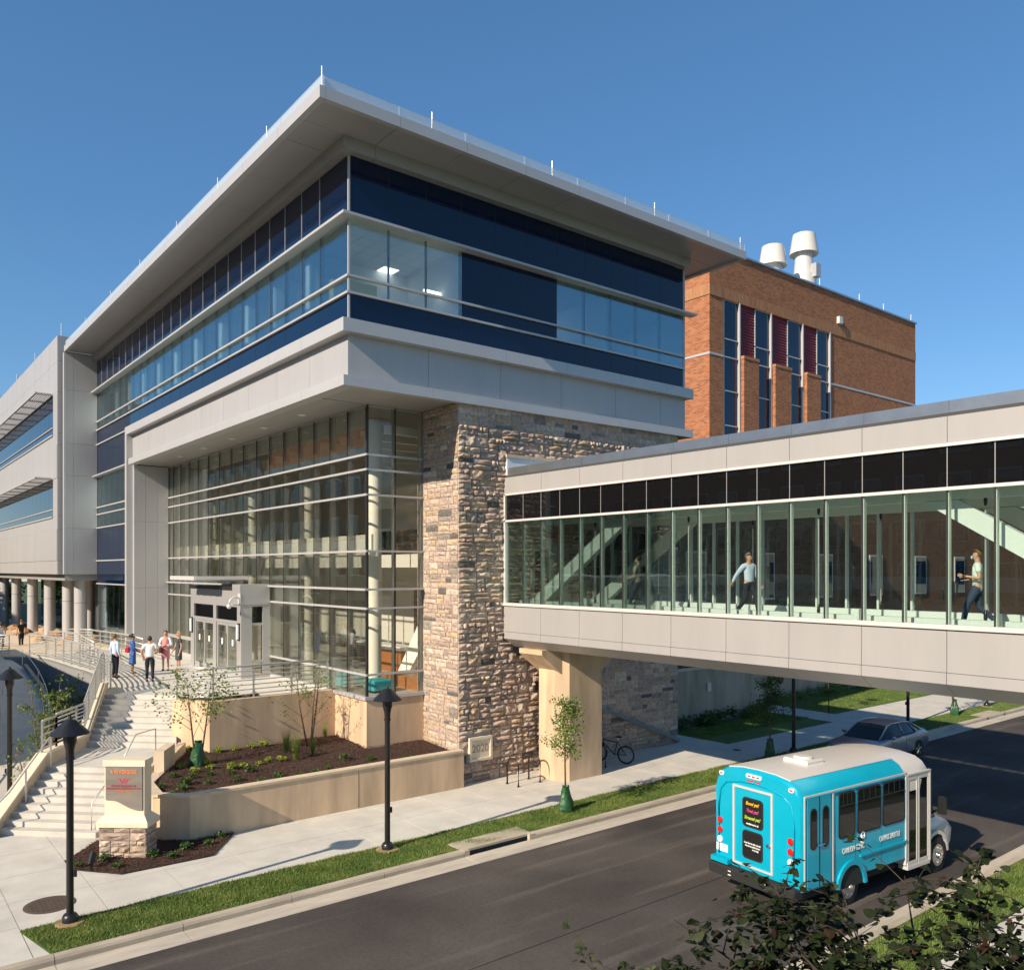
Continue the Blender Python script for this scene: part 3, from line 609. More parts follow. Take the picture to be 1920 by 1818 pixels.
# roof
roof = MB().box(10.26, 21.23, 20.28, 29.31, 55.3, 20.47).build('roof', 'backing', BLD, fix=False)
ys = [21.09 + i * 2.84 for i in range(13)]; ys[-1] = 55.25
for a, b in zip(ys, ys[1:]):
    one('fascia_panel', 'alum_edge', roof, (10.12, a + .006, 20.17, 10.30, b - .006, 20.50))
    one('edge_flashing', 'roof_edge', roof, (10.20, a + .004, 20.50, 10.24, b - .004, 20.82))
xr = [10.30 + i * 2.38 for i in range(9)]; xr[-1] = 29.35
for a, b in zip(xr, xr[1:]):
    one('fascia_panel', 'alum_edge', roof, (a + .006, 21.09, 20.17, b - .006, 21.27, 20.50))
    one('edge_flashing', 'roof_edge', roof, (a + .004, 21.17, 20.50, b - .004, 21.21, 20.82))
one('fascia_panel', 'alum_edge', roof, (29.17, 21.27, 20.17, 29.35, 34, 20.50))
one('fascia_panel', 'alum_edge', roof, (10.12, 21.09, 20.168, 10.296, 21.094, 20.502))
# soffit panels: along the left side, along the right side, meeting on the mitre
for a, b in zip(ys[1:], ys[2:]): one('soffit_panel', 'soffit', roof, (10.30, a + .007, 20.235, 11.62, b - .007, 20.27))
for a, b in zip(xr[1:], xr[2:]): one('soffit_panel', 'soffit', roof, (a + .007, 21.27, 20.235, b - .007, 22.60, 20.27))
one('soffit_panel', 'soffit', roof, (10.30, 21.27, 20.235, 12.67, 22.60, 20.268)); one('soffit_panel', 'soffit', roof, (10.30, 22.61, 20.235, 11.62, 23.92, 20.268))
one('soffit_panel', 'soffit', roof, (27.62, 22.62, 20.235, 29.17, 34, 20.27))
for a, b in zip(ys, ys[1:]): one('soffit_band', 'soffit', roof, (11.62, max(a, 22.6) + .005, 19.84, 11.93, b - .005, 20.25))
for a, b in zip(xr, xr[1:]): one('soffit_band', 'soffit', roof, (max(a, 11.93) + .005, 22.60, 19.84, min(b, 27.6) - .005, 22.90, 20.25)) if a < 27.5 else None
for i, (x, y) in enumerate([(10.26, 21.25), (13.9, 21.3), (18.75, 21.3), (23.9, 21.3), (29.2, 21.3), (10.3, 25.2), (10.3, 29.6), (10.3, 34.3), (10.3, 39.6), (10.3, 44.9), (10.3, 50.5)]):
    MB().tube([(x, y, 20.5), (x, y, 21.12)], .016, 6).build('lightning_rod', 'alum_white', roof)
# upper glazing
yA = [22.93, 24.86, 26.22, 27.57, 28.92, 30.27, 31.66, 33.08, 34.57, 36.10, 37.66, 39.15, 40.56, 41.91, 43.26, 44.6, 45.95, 47.33, 48.7, 50.05, 51.4, 52.8, 54.15, 55.24]
xB = [11.96, 13.35, 14.74, 16.14, 17.55, 18.97, 20.39, 21.79, 23.20, 24.62, 26.04, 27.46]
ZU = [14.80, 15.67, 16.18, 17.90, 19.84]
for a, b in zip(yA, yA[1:]):
    paneA('spandrel_pane', 'spandrel', BLD, GX, a, b, ZU[0], ZU[1]); paneA('glass_pane', 'glass_upper', BLD, GX, a, b, ZU[1], ZU[2]); paneA('glass_pane', 'glass_upper', BLD, GX, a, b, ZU[2], ZU[3]); paneA('spandrel_pane', 'spandrel', BLD, GX, a, b, ZU[3], ZU[4])
for i, (a, b) in enumerate(zip(xB, xB[1:])):
    vis = 'glass_upper' if (i < 3 or i > 5) else 'spandrel'; nm = 'glass_pane' if vis != 'spandrel' else 'spandrel_pane'
    paneB('spandrel_pane', 'spandrel', BLD, GY, a, b, ZU[0], ZU[1]); paneB(nm, vis, BLD, GY, a, b, ZU[1], ZU[2]); paneB(nm, vis, BLD, GY, a, b, ZU[2], ZU[3]); paneB('spandrel_pane', 'spandrel', BLD, GY, a, b, ZU[3], ZU[4])
for y in yA[1:-1]:
    one('mullion', 'mullion_dark', BLD, (GX + .004, y - .011, ZU[0], GX + .10, y + .011, ZU[4])); one('mullion_cap', 'alum_edge', BLD, (GX - .025, y - .008, ZU[3] + .1, GX + .003, y + .008, ZU[4]))
for x in xB[1:-1]:
    one('mullion', 'mullion_dark', BLD, (x - .011, GY + .004, ZU[0], x + .011, GY + .10, ZU[4]))
one('corner_post', 'alum_edge', BLD, (GX - .02, GY - .02, ZU[0], GX + .04, GY + .04, ZU[4]))
for z in (ZU[1], ZU[2]):
    one('transom', 'alum_edge', BLD, (GX - .09, GY - .09, z - .035, GX + .02, 55.24, z + .035)); one('transom', 'alum_edge', BLD, (GX - .09 + .112, GY - .09, z - .0345, 27.52, GY + .02, z + .0345))
one('sunshade', 'alum_edge', BLD, (GX - .36, GY - .36, 17.90, GX + .02, 55.24, 17.985)); one('sunshade', 'alum_edge', BLD, (GX + .022, GY - .36, 17.902, 27.95, GY + .02, 17.983))
one('end_wall', 'alum', BLD, (27.48, GY + .0, 13.0, 27.6, 55.2, 19.9))
# spandrel band with ledge and lip (front and left), and the portal leg
def bandA(y0, y1, step):
    one('band_core', 'backing', BLD, (SX + .03, y0, 13.0, SX + .3, y1, 14.78))
    n = round((y1 - y0) / step); q = [y0 + (y1 - y0) * i / n for i in range(n + 1)]
    for a, b in zip(q, q[1:]): one('panel', 'alum', BLD, (SX, a + .006, 13.05, SX + .03, b - .006, 14.42))
    for a, b in zip(q, q[1:]):
        one('ledge_panel', 'alum_edge', BLD, (11.58, a + .004, 14.39, 12.0, b - .004, 14.79)); one('lip_panel', 'alum_edge', BLD, (11.60, a + .004, 12.77, 12.0, b - .004, 13.08))
bandA(22.86, 46.82, 2.66)
qx = [11.58, 14.78, 17.75, 20.56, 23.4, 26.0, 27.72]
one('band_core', 'backing', BLD, (SX + .32, SY + .03, 13.0, 27.4, SY + .3, 14.78))
for i, (a, b) in enumerate(zip(qx, qx[1:])):
    one('panel', 'alum', BLD, (max(a, SX) + .006, SY - .001, 13.05, min(b, 27.45) - .006, SY + .03, 14.42))
    one('ledge_panel', 'alum_edge', BLD, (a + .004 if i else 11.579, 22.55, 14.391, b - .004, 22.858, 14.789)); one('lip_panel', 'alum_edge', BLD, (a + .004 if i else 11.60, 22.57, 12.771, b - .004, 22.858, 13.079))
one('ledge_panel', 'alum_edge', BLD, (27.5, 22.86, 14.392, 27.72, 30, 14.788)); one('lip_panel', 'alum_edge', BLD, (27.5, 22.86, 12.772, 27.72, 30, 13.078))
# portal leg
one('portal_trim', 'alum_edge', BLD, (11.58, 47.10, P, 11.95, 47.44, 14.79)); one('portal_trim', 'alum_edge', BLD, (11.581, 46.82, 14.391, 11.95, 47.10, 14.789))
one('portal_leg', 'backing', BLD, (SX + .03, 46.85, P, 13.6, 47.40, 14.5))
zl = [P, 3.45, 6.3, 9.8, 12.77]
for a, b in zip(zl, zl[1:]):
    one('panel', 'alum', BLD, (SX, 46.81, a + .005, SX + .03, 47.1, b - .005))
    for x0, x1 in ((SX + .001, 12.45), (12.45, 13.05), (13.05, CX + .02)): one('panel', 'alum', BLD, (x0 + .004, 46.812, a + .005, x1 - .004, 46.85, b - .005))
one('panel', 'alum', BLD, (SX, 46.82, 12.77, SX + .03, 47.1, 14.39))
# soffit of the portal
one('soffit_core', 'backing', BLD, (11.9, 23.0, 12.95, 14.5, 46.8, 13.0)); one('soffit_core', 'backing', BLD, (14.5, 22.88, 12.95, 17, 25.2, 13.0))
for x0, x1 in ((12.0, 12.8), (12.8, 13.66)):
    q = [25.0 + i * 3.63 for i in range(7)]
    for a, b in zip(q, q[1:]): one('soffit_panel', 'soffit', BLD, (x0 + .004, a + .004, 12.80, x1 - .004, b - .004, 12.95))
for a, b in ((12.0, 13.9), (13.9, 15.86)): one('soffit_panel', 'soffit', BLD, (a + .004, 22.862, 12.80, b - .004, 24.92, 12.95))
m = MB()
for y in (28, 31.5, 35, 38.5, 42): one('downlight', 'lamp_glow', BLD, (12.68, y, 12.79, 12.92, y + .24, 12.805))
# lobby curtain wall
yC = [24.95, 26.27, 27.61, 28.93, 30.25, 31.67, 33.08, 34.5, 36.0, 37.5, 39.0, 40.5, 42.0, 43.4, 44.75, 46.0, 46.80]
zC = [2.99, 3.72, 5.95, 6.59, 7.88, 9.77, 10.62, 11.12, 12.80]
VY0, VY1 = 32.95, 39.2           # entrance vestibule
for a, b in zip(yC, yC[1:]):
    for c, d in zip(zC, zC[1:]):
        if a > VY0 and b < VY1 and d < 6.0: continue
        paneA('glass_pane', 'glass_atrium', BLD, CX, a, b, c if c > 3 else (2.99 if a < 27 else P + .1), d)
for a, b in ((CX + .02, 14.75), (14.75, 15.86)):
    for c, d in zip(zC, zC[1:]): paneB('glass_pane', 'glass_atrium', BLD, CY, a, b, c, d)
for y in yC[1:]:
    z0 = 5.95 if VY0 < y < VY1 - .3 else 2.9
    one('mullion', 'mullion_dark', BLD, (CX - .03, y - .014, z0, CX - .002, y + .014, 12.8)); one('mullion_bar', 'mullion', BLD, (CX + .024, y - .03, z0, CX + .19, y + .03, 12.8))
one('mullion', 'mullion_dark', BLD, (14.73, CY - .03, 2.9, 14.77, CY - .002, 12.8)); one('mullion_bar', 'mullion', BLD, (14.72, CY + .024, 2.9, 14.78, CY + .19, 12.8)); one('mullion_bar', 'mullion', BLD, (15.80, CY, 2.9, 15.87, CY + .1, 12.8))
one('corner_post', 'mullion_dark', BLD, (CX - .02, CY - .02, 2.9, CX + .06, CY + .06, 12.8))
for z in zC[1:-1]:
    d = .17 if abs(z - 6.59) < .01 else .06
    for (a, b) in (((24.9, VY0), (VY1, 46.8)) if z < 6.2 else ((24.9, 46.8),)): one('transom', 'alum_edge', BLD, (CX - d, a - (d if a < 25 else 0), z - .035, CX - .001, b, z + .035))
    one('transom', 'alum_edge', BLD, (CX + .001, CY - d, z - .0345, 15.95 if d > .1 else 15.86, CY - .001, z + .0345))
one('sill', 'alum_edge', BLD, (CX - .12, 24.8, 2.88, CX + .1, 27.5, 3.0)); one('sill', 'alum_edge', BLD, (CX + .101, 24.8, 2.881, 15.87, 25.0, 2.999)); one('sill', 'alum_edge', BLD, (CX - .06, 27.5, P, CX + .1, VY0, P + .12)); one('sill', 'alum_edge', BLD, (CX - .06, VY1, P, CX + .1, 46.8, P + .12))
one('head', 'mullion', BLD, (CX - .04, 24.9, 12.74, CX + .1, 46.8, 12.80)); one('head', 'mullion', BLD, (CX + .101, 24.9, 12.741, 15.86, CY + .1, 12.799))
PED = MB(); PED.box(CX - .04, 24.86, -.05, CX + .3, 27.2, 2.878); PED.box(CX + .3, 24.861, -.05, 15.87, 25.3, 2.878); PED.build('pedestal_wall', 'stucco', BLD)
# lobby interior
IN = one('lobby_floor', 'tile_floor', BLD, (CX + .02, 25.0, P - .3, 27, 46.8, P - .002))
one('back_wall', 'grey_wall', BLD, (22.5, 25.3, P, 22.7, 46.8, 12.9)); one('side_wall', 'white_wall', BLD, (CX + .25, 46.6, P, 22.5, 46.8, 12.9)); one('lobby_ceiling', 'ceiling_dark', BLD, (CX + .2, 25.0, 12.81, 27, 46.8, 12.95))
one('mezzanine', 'grey_wall', BLD, (18.2, 25.4, 7.35, 22.5, 46.6, 7.9)); one('mezzanine_glass', 'glass_clear', BLD, (18.2, 25.4, 7.92, 18.22, 46.6, 8.9))
for a, b in zip(yC, yC[1:]): one('floor_edge_panel', 'cream', BLD, (CX + .28, a + .16, 7.93, CX + .36, b - .04, 8.46))
one('floor_edge', 'grey_wall', BLD, (CX + .26, 25.2, 7.72, CX + .5, 46.6, 7.9)); 
for y in (27.3, 33.0, 39.2, 44.6): MB().tube([(15.3, y, P), (15.3, y, 12.8)], .25, 20).build('round_column', 'cream', BLD, smooth=R(40))
m = MB(); 
for i in range(12): one('ceiling_baffle', 'white_wall', BLD, (15.0, 26 + i * 1.7, 12.1, 22, 26.12 + i * 1.7, 12.4))
st = MB().extr([(29.5, P), (30.3, P), (26.4, 7.9), (25.6, 7.9), (25.6, 7.2)], 'X', 18.0, 18.25).build('stair_side', 'white_wall', BLD)
MB().extr([(29.5, P), (30.3, P), (26.4, 7.9), (25.6, 7.9), (25.6, 7.2)], 'X', 19.8, 20.0).build('stair_side', 'white_wall', BLD)
one('feature_wall', 'wood_dark', BLD, (22.40, 29, P, 22.49, 36, 6.3)); one('wood_platform', 'wood', BLD, (16.2, 25.45, P, 20.0, 28.4, P + .42)); one('white_parapet', 'white_wall', BLD, (20.0, 25.45, P, 20.15, 28.6, 4.1))
D = thing('reception_desk', 'white topped wood reception desk inside the glass lobby', 'desk', (19, 32, P))
one('desk_front', 'wood', D, (18.4, 30.6, P, 18.6, 34.6, P + .95)); one('desk_top', 'white_wall', D, (18.25, 30.4, P + .95, 19.1, 34.8, P + 1.12))
def ottoman(x, y, w, d, lab):
    t = thing('ottoman', lab, 'seat', (x, y, P), 'teal seats'); MB().cbox(x - w / 2, y - d / 2, P + .08, x + w / 2, y + d / 2, P + .45, .05).build('cushion', 'teal', t); one('base', 'black_metal', t, (x - w / 2 + .05, y - d / 2 + .05, P, x + w / 2 - .05, y + d / 2 - .05, P + .08))
ottoman(14.75, 28.6, .9, 1.5, 'teal block seat behind the lobby glass nearer the railing'); ottoman(15.0, 26.55, .8, .8, 'teal square seat behind the lobby glass at the corner')
# upper floor interior
one('upper_floor', 'tile_floor', BLD, (12.3, 23.3, 14.5, 27.3, 55, 14.82)); one('upper_ceiling', 'ceiling_tile', BLD, (12.05, 23.05, 17.98, 27.3, 55, 18.1)); one('core_wall', 'white_wall', BLD, (16.4, 27.2, 14.82, 16.6, 55, 17.98)); one('core_wall', 'white_wall', BLD, (16.6, 27.2, 14.82, 27.3, 27.4, 17.98))
for i, y in enumerate((26.4, 29.3, 31.9, 34.8, 37.9, 40.8, 43.6, 46.4, 49.2, 52.0)):
    one('partition', 'white_wall', BLD, (12.55, y, 14.82, 16.4, y + .14, 17.98)); one('window_column', 'white_wall', BLD, (12.2, y - .14, 14.82, 12.54, y + .28, 17.98))
one('partition', 'white_wall', BLD, (16.2, 23.2, 14.82, 16.34, 27.2, 17.98)); one('partition', 'white_wall', BLD, (20.3, 23.2, 14.82, 20.44, 27.2, 17.98)); one('partition', 'white_wall', BLD, (23.3, 23.4, 14.82, 23.44, 27.2, 17.98))
one('room_wall', 'yellow_wall', BLD, (12.9, 25.9, 14.82, 14.6, 26.2, 17.2)); one('wall_lamp', 'lit_panel', BLD, (15.5, 24.2, 16.75, 16.15, 24.32, 16.87))
for (x, y) in [(15.2, 26.5), (21.4, 26.2), (22.3, 26.6), (25.2, 26.3)] + [(14.0, yy) for yy in (27.9, 30.6, 33.4, 36.4, 39.4, 42.2, 45, 47.8, 50.6, 53.4)]: one('fill_light_panel', 'lit_panel', BLD, (x - .3, y - .6, 17.96, x + .3, y + .6, 17.978))  # glowing panels added to fill the upper rooms with light
for i in range(7): one('ceiling_grid', 'grey_wall', BLD, (12.1, 23.5 + i * .6, 17.972, 16.2, 23.512 + i * .6, 17.979)); one('ceiling_grid', 'grey_wall', BLD, (12.4 + i * .6, 23.1, 17.971, 12.412 + i * .6, 27.2, 17.979))
one('dark_room', 'backing', BLD, (16.4, 23.1, 14.9, 20.3, 23.3, 17.9)); one('ceiling_void', 'backing', BLD, (12.02, 22.99, 18.12, 27.4, 55, 18.16)); one('roof_mass', 'backing', BLD, (12.3, 23.3, 18.2, 27.4, 55, 20.2)); one('floor_mass', 'backing', BLD, (12.3, 23.3, 13.02, 27.4, 55, 14.45))
# recessed glass bay between the portal and the wing
zR = [2.9, 6.43, 7.80, 9.77, 10.58, 11.0, 12.87, 14.80]
yR = [47.46, 48.85, 50.2, 51.5, 52.8, 54.1, 55.2]
for a, b in zip(yR, yR[1:]):
    for i, (c, d) in enumerate(zip(zR, zR[1:])):
        gl = 'glass_upper' if i in (0, 3, 4, 5) else 'spandrel'
        if i in (4, 5) or i == 3 or i == 0: gl = 'glass_upper'
        paneA('glass_pane' if gl != 'spandrel' else 'spandrel_pane', gl, BLD, GX, a, b, c, d)
for y in yR[1:-1]: one('mullion', 'mullion_dark', BLD, (GX + .004, y - .011, 2.9, GX + .1, y + .011, 14.8))
for z in zR[1:]: one('transom', 'alum_edge', BLD, (GX - (.3 if abs(z - 12.87) < .01 else .08), 47.45, z - .035, GX - .001, 55.24, z + .035))
one('inner_wall', 'mint', BLD, (14.5, 47.46, 2.9, 14.6, 55.2, 14.4)); one('inner_floor', 'tile_floor', BLD, (12.0, 47.46, 9.5, 14.5, 55.2, 9.75)); one('inner_floor', 'tile_floor', BLD, (12.0, 47.46, 6.5, 14.5, 55.2, 7.7)); one('inner_floor', 'backing', BLD, (12.0, 47.46, 12.95, 14.5, 55.2, 14.4))
# entrance vestibule
V = thing('entrance_vestibule', 'grey metal entrance vestibule with glazed double doors on the plaza', 'entrance', (12.4, 36, P))
vx = 12.40
one('roof', 'frame_grey', V, (vx, VY0, 5.86, CX - .07, VY1, 6.42)); one('coping', 'mullion_dark', V, (vx - .04, VY0 + .9, 6.42, CX - .08, VY1 + .03, 6.56)); one('end_panel', 'frame_grey', V, (vx - .05, VY0 - .03, 5.84, CX - .08, VY0 + .85, 6.66))
for y in (VY0, VY1 - .45): one('post', 'frame_grey', V, (vx, y, P, vx + .45, y + .45, 5.86))
one('post', 'frame_grey', V, (CX - .36, VY0, P, CX - .07, VY0 + .2, 5.86)); one('post', 'frame_grey', V, (vx, 35.85, P, vx + .14, 36.2, 5.86))
one('door_head', 'frame_grey', V, (vx + .001, VY0 + .45, 5.05, vx + .13, VY1 - .45, 5.17)); one('door_head', 'frame_grey', V, (vx + .001, VY0 + .45, 5.74, vx + .13, VY1 - .45, 5.86))
for (a, b) in ((33.42, 35.83), (36.22, 38.73)):
    one('transom_pane', 'spandrel_black', V, (vx + .05, a, 5.17, vx + .07, b, 5.74)); mid = (a + b) / 2
    for (c, d) in ((a, mid), (mid, b)):
        dm = MB(); dm.box(vx + .03, c + .01, P, vx + .09, c + .11, 5.05); dm.box(vx + .03, d - .11, P, vx + .09, d - .01, 5.05); dm.box(vx + .03, c + .11, P, vx + .09, d - .11, P + .25); dm.box(vx + .03, c + .11, 4.93, vx + .09, d - .11, 5.05)
        dr = dm.build('door', 'frame_grey', V); one('pane', 'glass_atrium', dr, (vx + .05, c + .11, P + .25, vx + .07, d - .11, 4.93))
        hy = mid + (.2 if c == mid else -.2); MB().tube([(vx - .05, hy, P + .35), (vx - .05, hy, P + 1.75)], .022, 8).build('handle', 'chrome', dr)
        one('notice', 'white_print', dr, (vx + .043, (c + d) / 2 - .08, P + 1.25, vx + .048, (c + d) / 2 + .08, P + 1.5))
sy = VY0 + .06
one('side_pane', 'spandrel_black', V, (vx + .45, sy, 5.1, CX - .36, sy + .02, 5.76)); one('side_pane', 'glass_atrium', V, (vx + .45, sy, 3.6, CX - .36, sy + .02, 5.0)); one('side_pane', 'glass_atrium', V, (vx + .45, sy, P + .1, CX - .36, sy + .02, 3.5))
for z in (P, 3.5, 5.0, 5.76): one('side_rail', 'frame_grey', V, (vx + .45, VY0 + .02, z, CX - .36, VY0 + .1, z + .1))
for y in (VY0 + .2, VY1 - .25):
    one('wall_light', 'black_metal', V, (vx - .05, y - .09, 4.4, vx - .001, y + .09, 5.1)); one('light_lens', 'lamp_glow', V, (vx - .11, y - .065, 4.46, vx - .051, y + .065, 5.04))
SC = thing('security_camera', 'white dome security camera on a curved arm over the entrance', 'camera', (vx, VY0, 6.0))
MB().tube([(vx - .03, VY0 + .02, 6.1), (vx - .28, VY0 - .02, 6.18), (vx - .45, VY0 - .03, 6.05), (vx - .5, VY0 - .03, 5.9)], .04, 8).build('arm', 'alum_white', SC, smooth=True); MB().ball((vx - .5, VY0 - .03, 5.80), .10).build('dome', 'alum_white', SC, smooth=True); one('mount', 'alum_white', SC, (vx - .06, VY0 - .05, 5.9, vx - .035, VY0 + .22, 6.3))
# glass canopy over the entrance
G = thing('glass_canopy', 'thin glass canopy with pale steel edge above the entrance', 'canopy', (12.6, 40, 6.9))
one('glass_sheet', 'glass_clear', G, (11.25, 35.05, 6.93, CX - .2, 38.2, 6.955)); one('edge_beam', 'alum_white', G, (11.2, 35.0, 6.82, 11.27, 38.25, 6.99)); one('edge_beam', 'alum_white', G, (11.271, 34.98, 6.83, CX - .2, 35.05, 6.985)); one('edge_beam', 'alum_white', G, (CX - .28, 35.051, 6.80, CX - .2, 38.2, 6.925))
for y in (35.5, 36.3, 37.1, 37.9): one('bracket', 'alum_white', G, (11.27, y, 6.74, CX - .2, y + .08, 6.92))

# ------------------------------------------------------------------ stone corner of the building
def stones(plane, u0, u1, z0, z1, rough, seed, allow=lambda u, z: True, hrow=(.30, .40)):
    """random ashlar: returns [(area, MB)], plane(u, out, z) -> point"""
    r = random.Random(seed); out = []
    def one_stone(a, b, c, d):
        if b - a < .05 or d - c < .05 or not allow((a + b) / 2, (c + d) / 2): return
        j = .011; a += j; b -= j; c += j; d -= j; k = r.random()
        if k < .03: base = (.12, .115, .112); rg = rough * .35
        elif k < .095: base = (.25, .22, .195); rg = rough * .6
        elif k < .27: base = (.43, .33, .235); rg = rough
        elif k < .60: base = (.44, .345, .285); rg = rough
        elif k < .84: base = (.37, .295, .25); rg = rough
        else: base = (.47, .40, .33); rg = rough
        f = r.uniform(.85, 1.12); tint = (base[0] * f, base[1] * f * .965, base[2] * f * .93)
        nu, nz = (4, 4) if (b - a) < .45 else (5, 4)
        pr = r.uniform(.35, 1.0) * rg; tiltu = r.uniform(-.6, .6) * pr; tiltz = r.uniform(-.5, .7) * pr
        vs = []; fs = []
        for i in range(nu):
            for q in range(nz):
                fu = i / (nu - 1); fz = q / (nz - 1); e = min(fu, 1 - fu, fz, 1 - fz)
                inner = 0 < i < nu - 1 and 0 < q < nz - 1
                ju = r.uniform(-.1, .1) * (b - a) / (nu - 1) * 2 if 0 < i < nu - 1 else 0; jz = r.uniform(-.1, .1) * (d - c) / (nz - 1) * 2 if 0 < q < nz - 1 else 0
                o = (.014 + r.uniform(.25, .6) * pr) if not inner else .02 + pr + tiltu * (fu - .5) * 2 + tiltz * (fz - .5) * 2 + r.uniform(-.55, .55) * rg
                vs.append(plane(a + (b - a) * fu + ju, max(.008, o), c + (d - c) * fz + jz))
        for i in range(nu - 1):
            for q in range(nz - 1): k0 = i * nz + q; fs.append((k0, k0 + nz, k0 + nz + 1, k0 + 1))
        rim = [i * nz for i in range(nu)] + [(nu - 1) * nz + q for q in range(1, nz)] + [i * nz + nz - 1 for i in range(nu - 2, -1, -1)] + [q for q in range(nz - 2, 0, -1)]
        o0 = len(vs)
        pts2 = []
        for idx in rim:
            i, q = divmod(idx, nz); vs.append(plane(a + (b - a) * i / (nu - 1), -.02, c + (d - c) * q / (nz - 1)))
        n = len(rim)
        for i in range(n): fs.append((rim[i], rim[(i + 1) % n], o0 + (i + 1) % n, o0 + i))
        mm = MB(); mm.add(vs, fs, tint); out.append(((b - a) * (d - c), mm))
    z = z0
    while z < z1 - .05:
        h = min(r.uniform(*hrow), z1 - z)
        if z1 - z - h < .1: h = z1 - z
        u = u0
        while u < u1 - .02:
            w = r.uniform(.24, .80)
            if u1 - u - w < .18: w = u1 - u
            k = r.random(); mz = z + h * r.choice([.4, .5, .6]); mu = u + w * r.uniform(.4, .6)
            if k < .22 and w < .6: one_stone(u, u + w, z, z + h)
            elif k < .62: one_stone(u, u + w, z, mz); one_stone(u, u + w, mz, z + h)
            elif k < .82: one_stone(u, u + w, z, mz); one_stone(u, mu, mz, z + h); one_stone(mu, u + w, mz, z + h)
            else: one_stone(u, mu, z, mz); one_stone(mu, u + w, z, mz); one_stone(u, u + w, mz, z + h)
            u += w
        z += h
    return out
def place_stones(groups, parent, keep, mat, seed=1):
    groups = sorted(groups, key=lambda g: -g[0])
    for a, m in groups[:keep]: m.build('stone', mat, parent, tints=True)
    if len(groups) > keep:
        R_ = MB()
        for a, m in groups[keep:]: R_.add(m.v, m.f, m.t[0])
        stuff(R_.build('small_stones', mat, parent, tints=True))
FY = 22.75
SW = MB().box(15.90, FY + .02, -.05, 26.95, 25.3, 12.93).build('stone_wall', 'mortar', BLD, fix=False)
wedge = lambda u: 2.03 + (u - 22.27) * (0.26 - 2.03) / (26.76 - 22.27)
rough_ok = lambda u, z: z < 12.1 and not (z < 5.3 and u > 22.0 and z > wedge(u) + .05) and not (16.22 < u < 17.22 and .80 < z < 1.66)
gr = stones(lambda u, o, z: (u, FY + .02 - o, z), 15.885, 26.97, .1, 12.1, .085, 11, rough_ok)
gs_ = stones(lambda u, o, z: (u, FY + .02 - o * .6, z), 15.885, 26.97, 12.1, 12.8, .02, 12) + stones(lambda u, o, z: (u, FY + .02 - o * .6, z), 22.0, 26.97, .1, 5.3, .022, 13, lambda u, z: z > wedge(u) + .1)
gl_ = stones(lambda u, o, z: (15.90 - o, u, z), 22.77, 24.9, 1.0, 12.8, .032, 14, hrow=(.26, .42)) + stones(lambda u, o, z: (15.90 - o, u, z), 22.77, 25.28, .1, 1.0, .03, 15)
gi_ = stones(lambda u, o, z: (u, 25.3 + o, z), 15.95, 20.0, P, 12.7, .03, 16)
vis = [g for g in gr if not (17.9 < g[1].v[0][0] < 22.1 and 4.9 < g[1].v[0][2] < 10.6)]; hid = [g for g in gr if g not in vis]
place_stones([(a * (3 if g_ == 0 else 2.2), m) for g_, l in ((0, vis), (1, gl_)) for a, m in l] + [(a * .5, m) for a, m in gs_] + [(0, m) for a, m in hid + gi_], SW, 300, 'stone')
MB().extr([(22.0, 2.09), (22.0, 2.22), (26.9, .29), (26.9, .16)], 'Y', FY - .16, FY + .03).xf(Matrix.Identity(4)).build('sloped_coping', 'flashing', BLD)
# date stone
PQ = MB().box(16.25, FY - .10, .84, 17.19, FY + .0, 1.63).build('date_stone', 'cap_stone', SW, fix=False)
fr = MB()
for b in ((16.25, 1.55, 17.19, 1.63), (16.25, .84, 17.19, .92), (16.25, .92, 16.33, 1.55), (17.11, .92, 17.19, 1.55)): fr.box(b[0] - .004, FY - .15, b[1] - .004, b[2] + .004, FY - .1, b[3] + .004)
fr.build('date_stone_frame', 'cap_stone', SW)
text('lettering', '2020', .36, 'engraved', SW, Matrix.Translation((16.72, FY - .104, 1.235)) @ Matrix.Rotation(R(90), 4, 'X'), xs=.95)
one('connector_panel', 'white_wall', BLD, (17.85, FY - .12, 10.3, 22.1, FY - .02, 11.13)); one('connector_trim', 'coping', BLD, (17.80, FY - .16, 11.13, 22.15, FY - .0, 11.24))

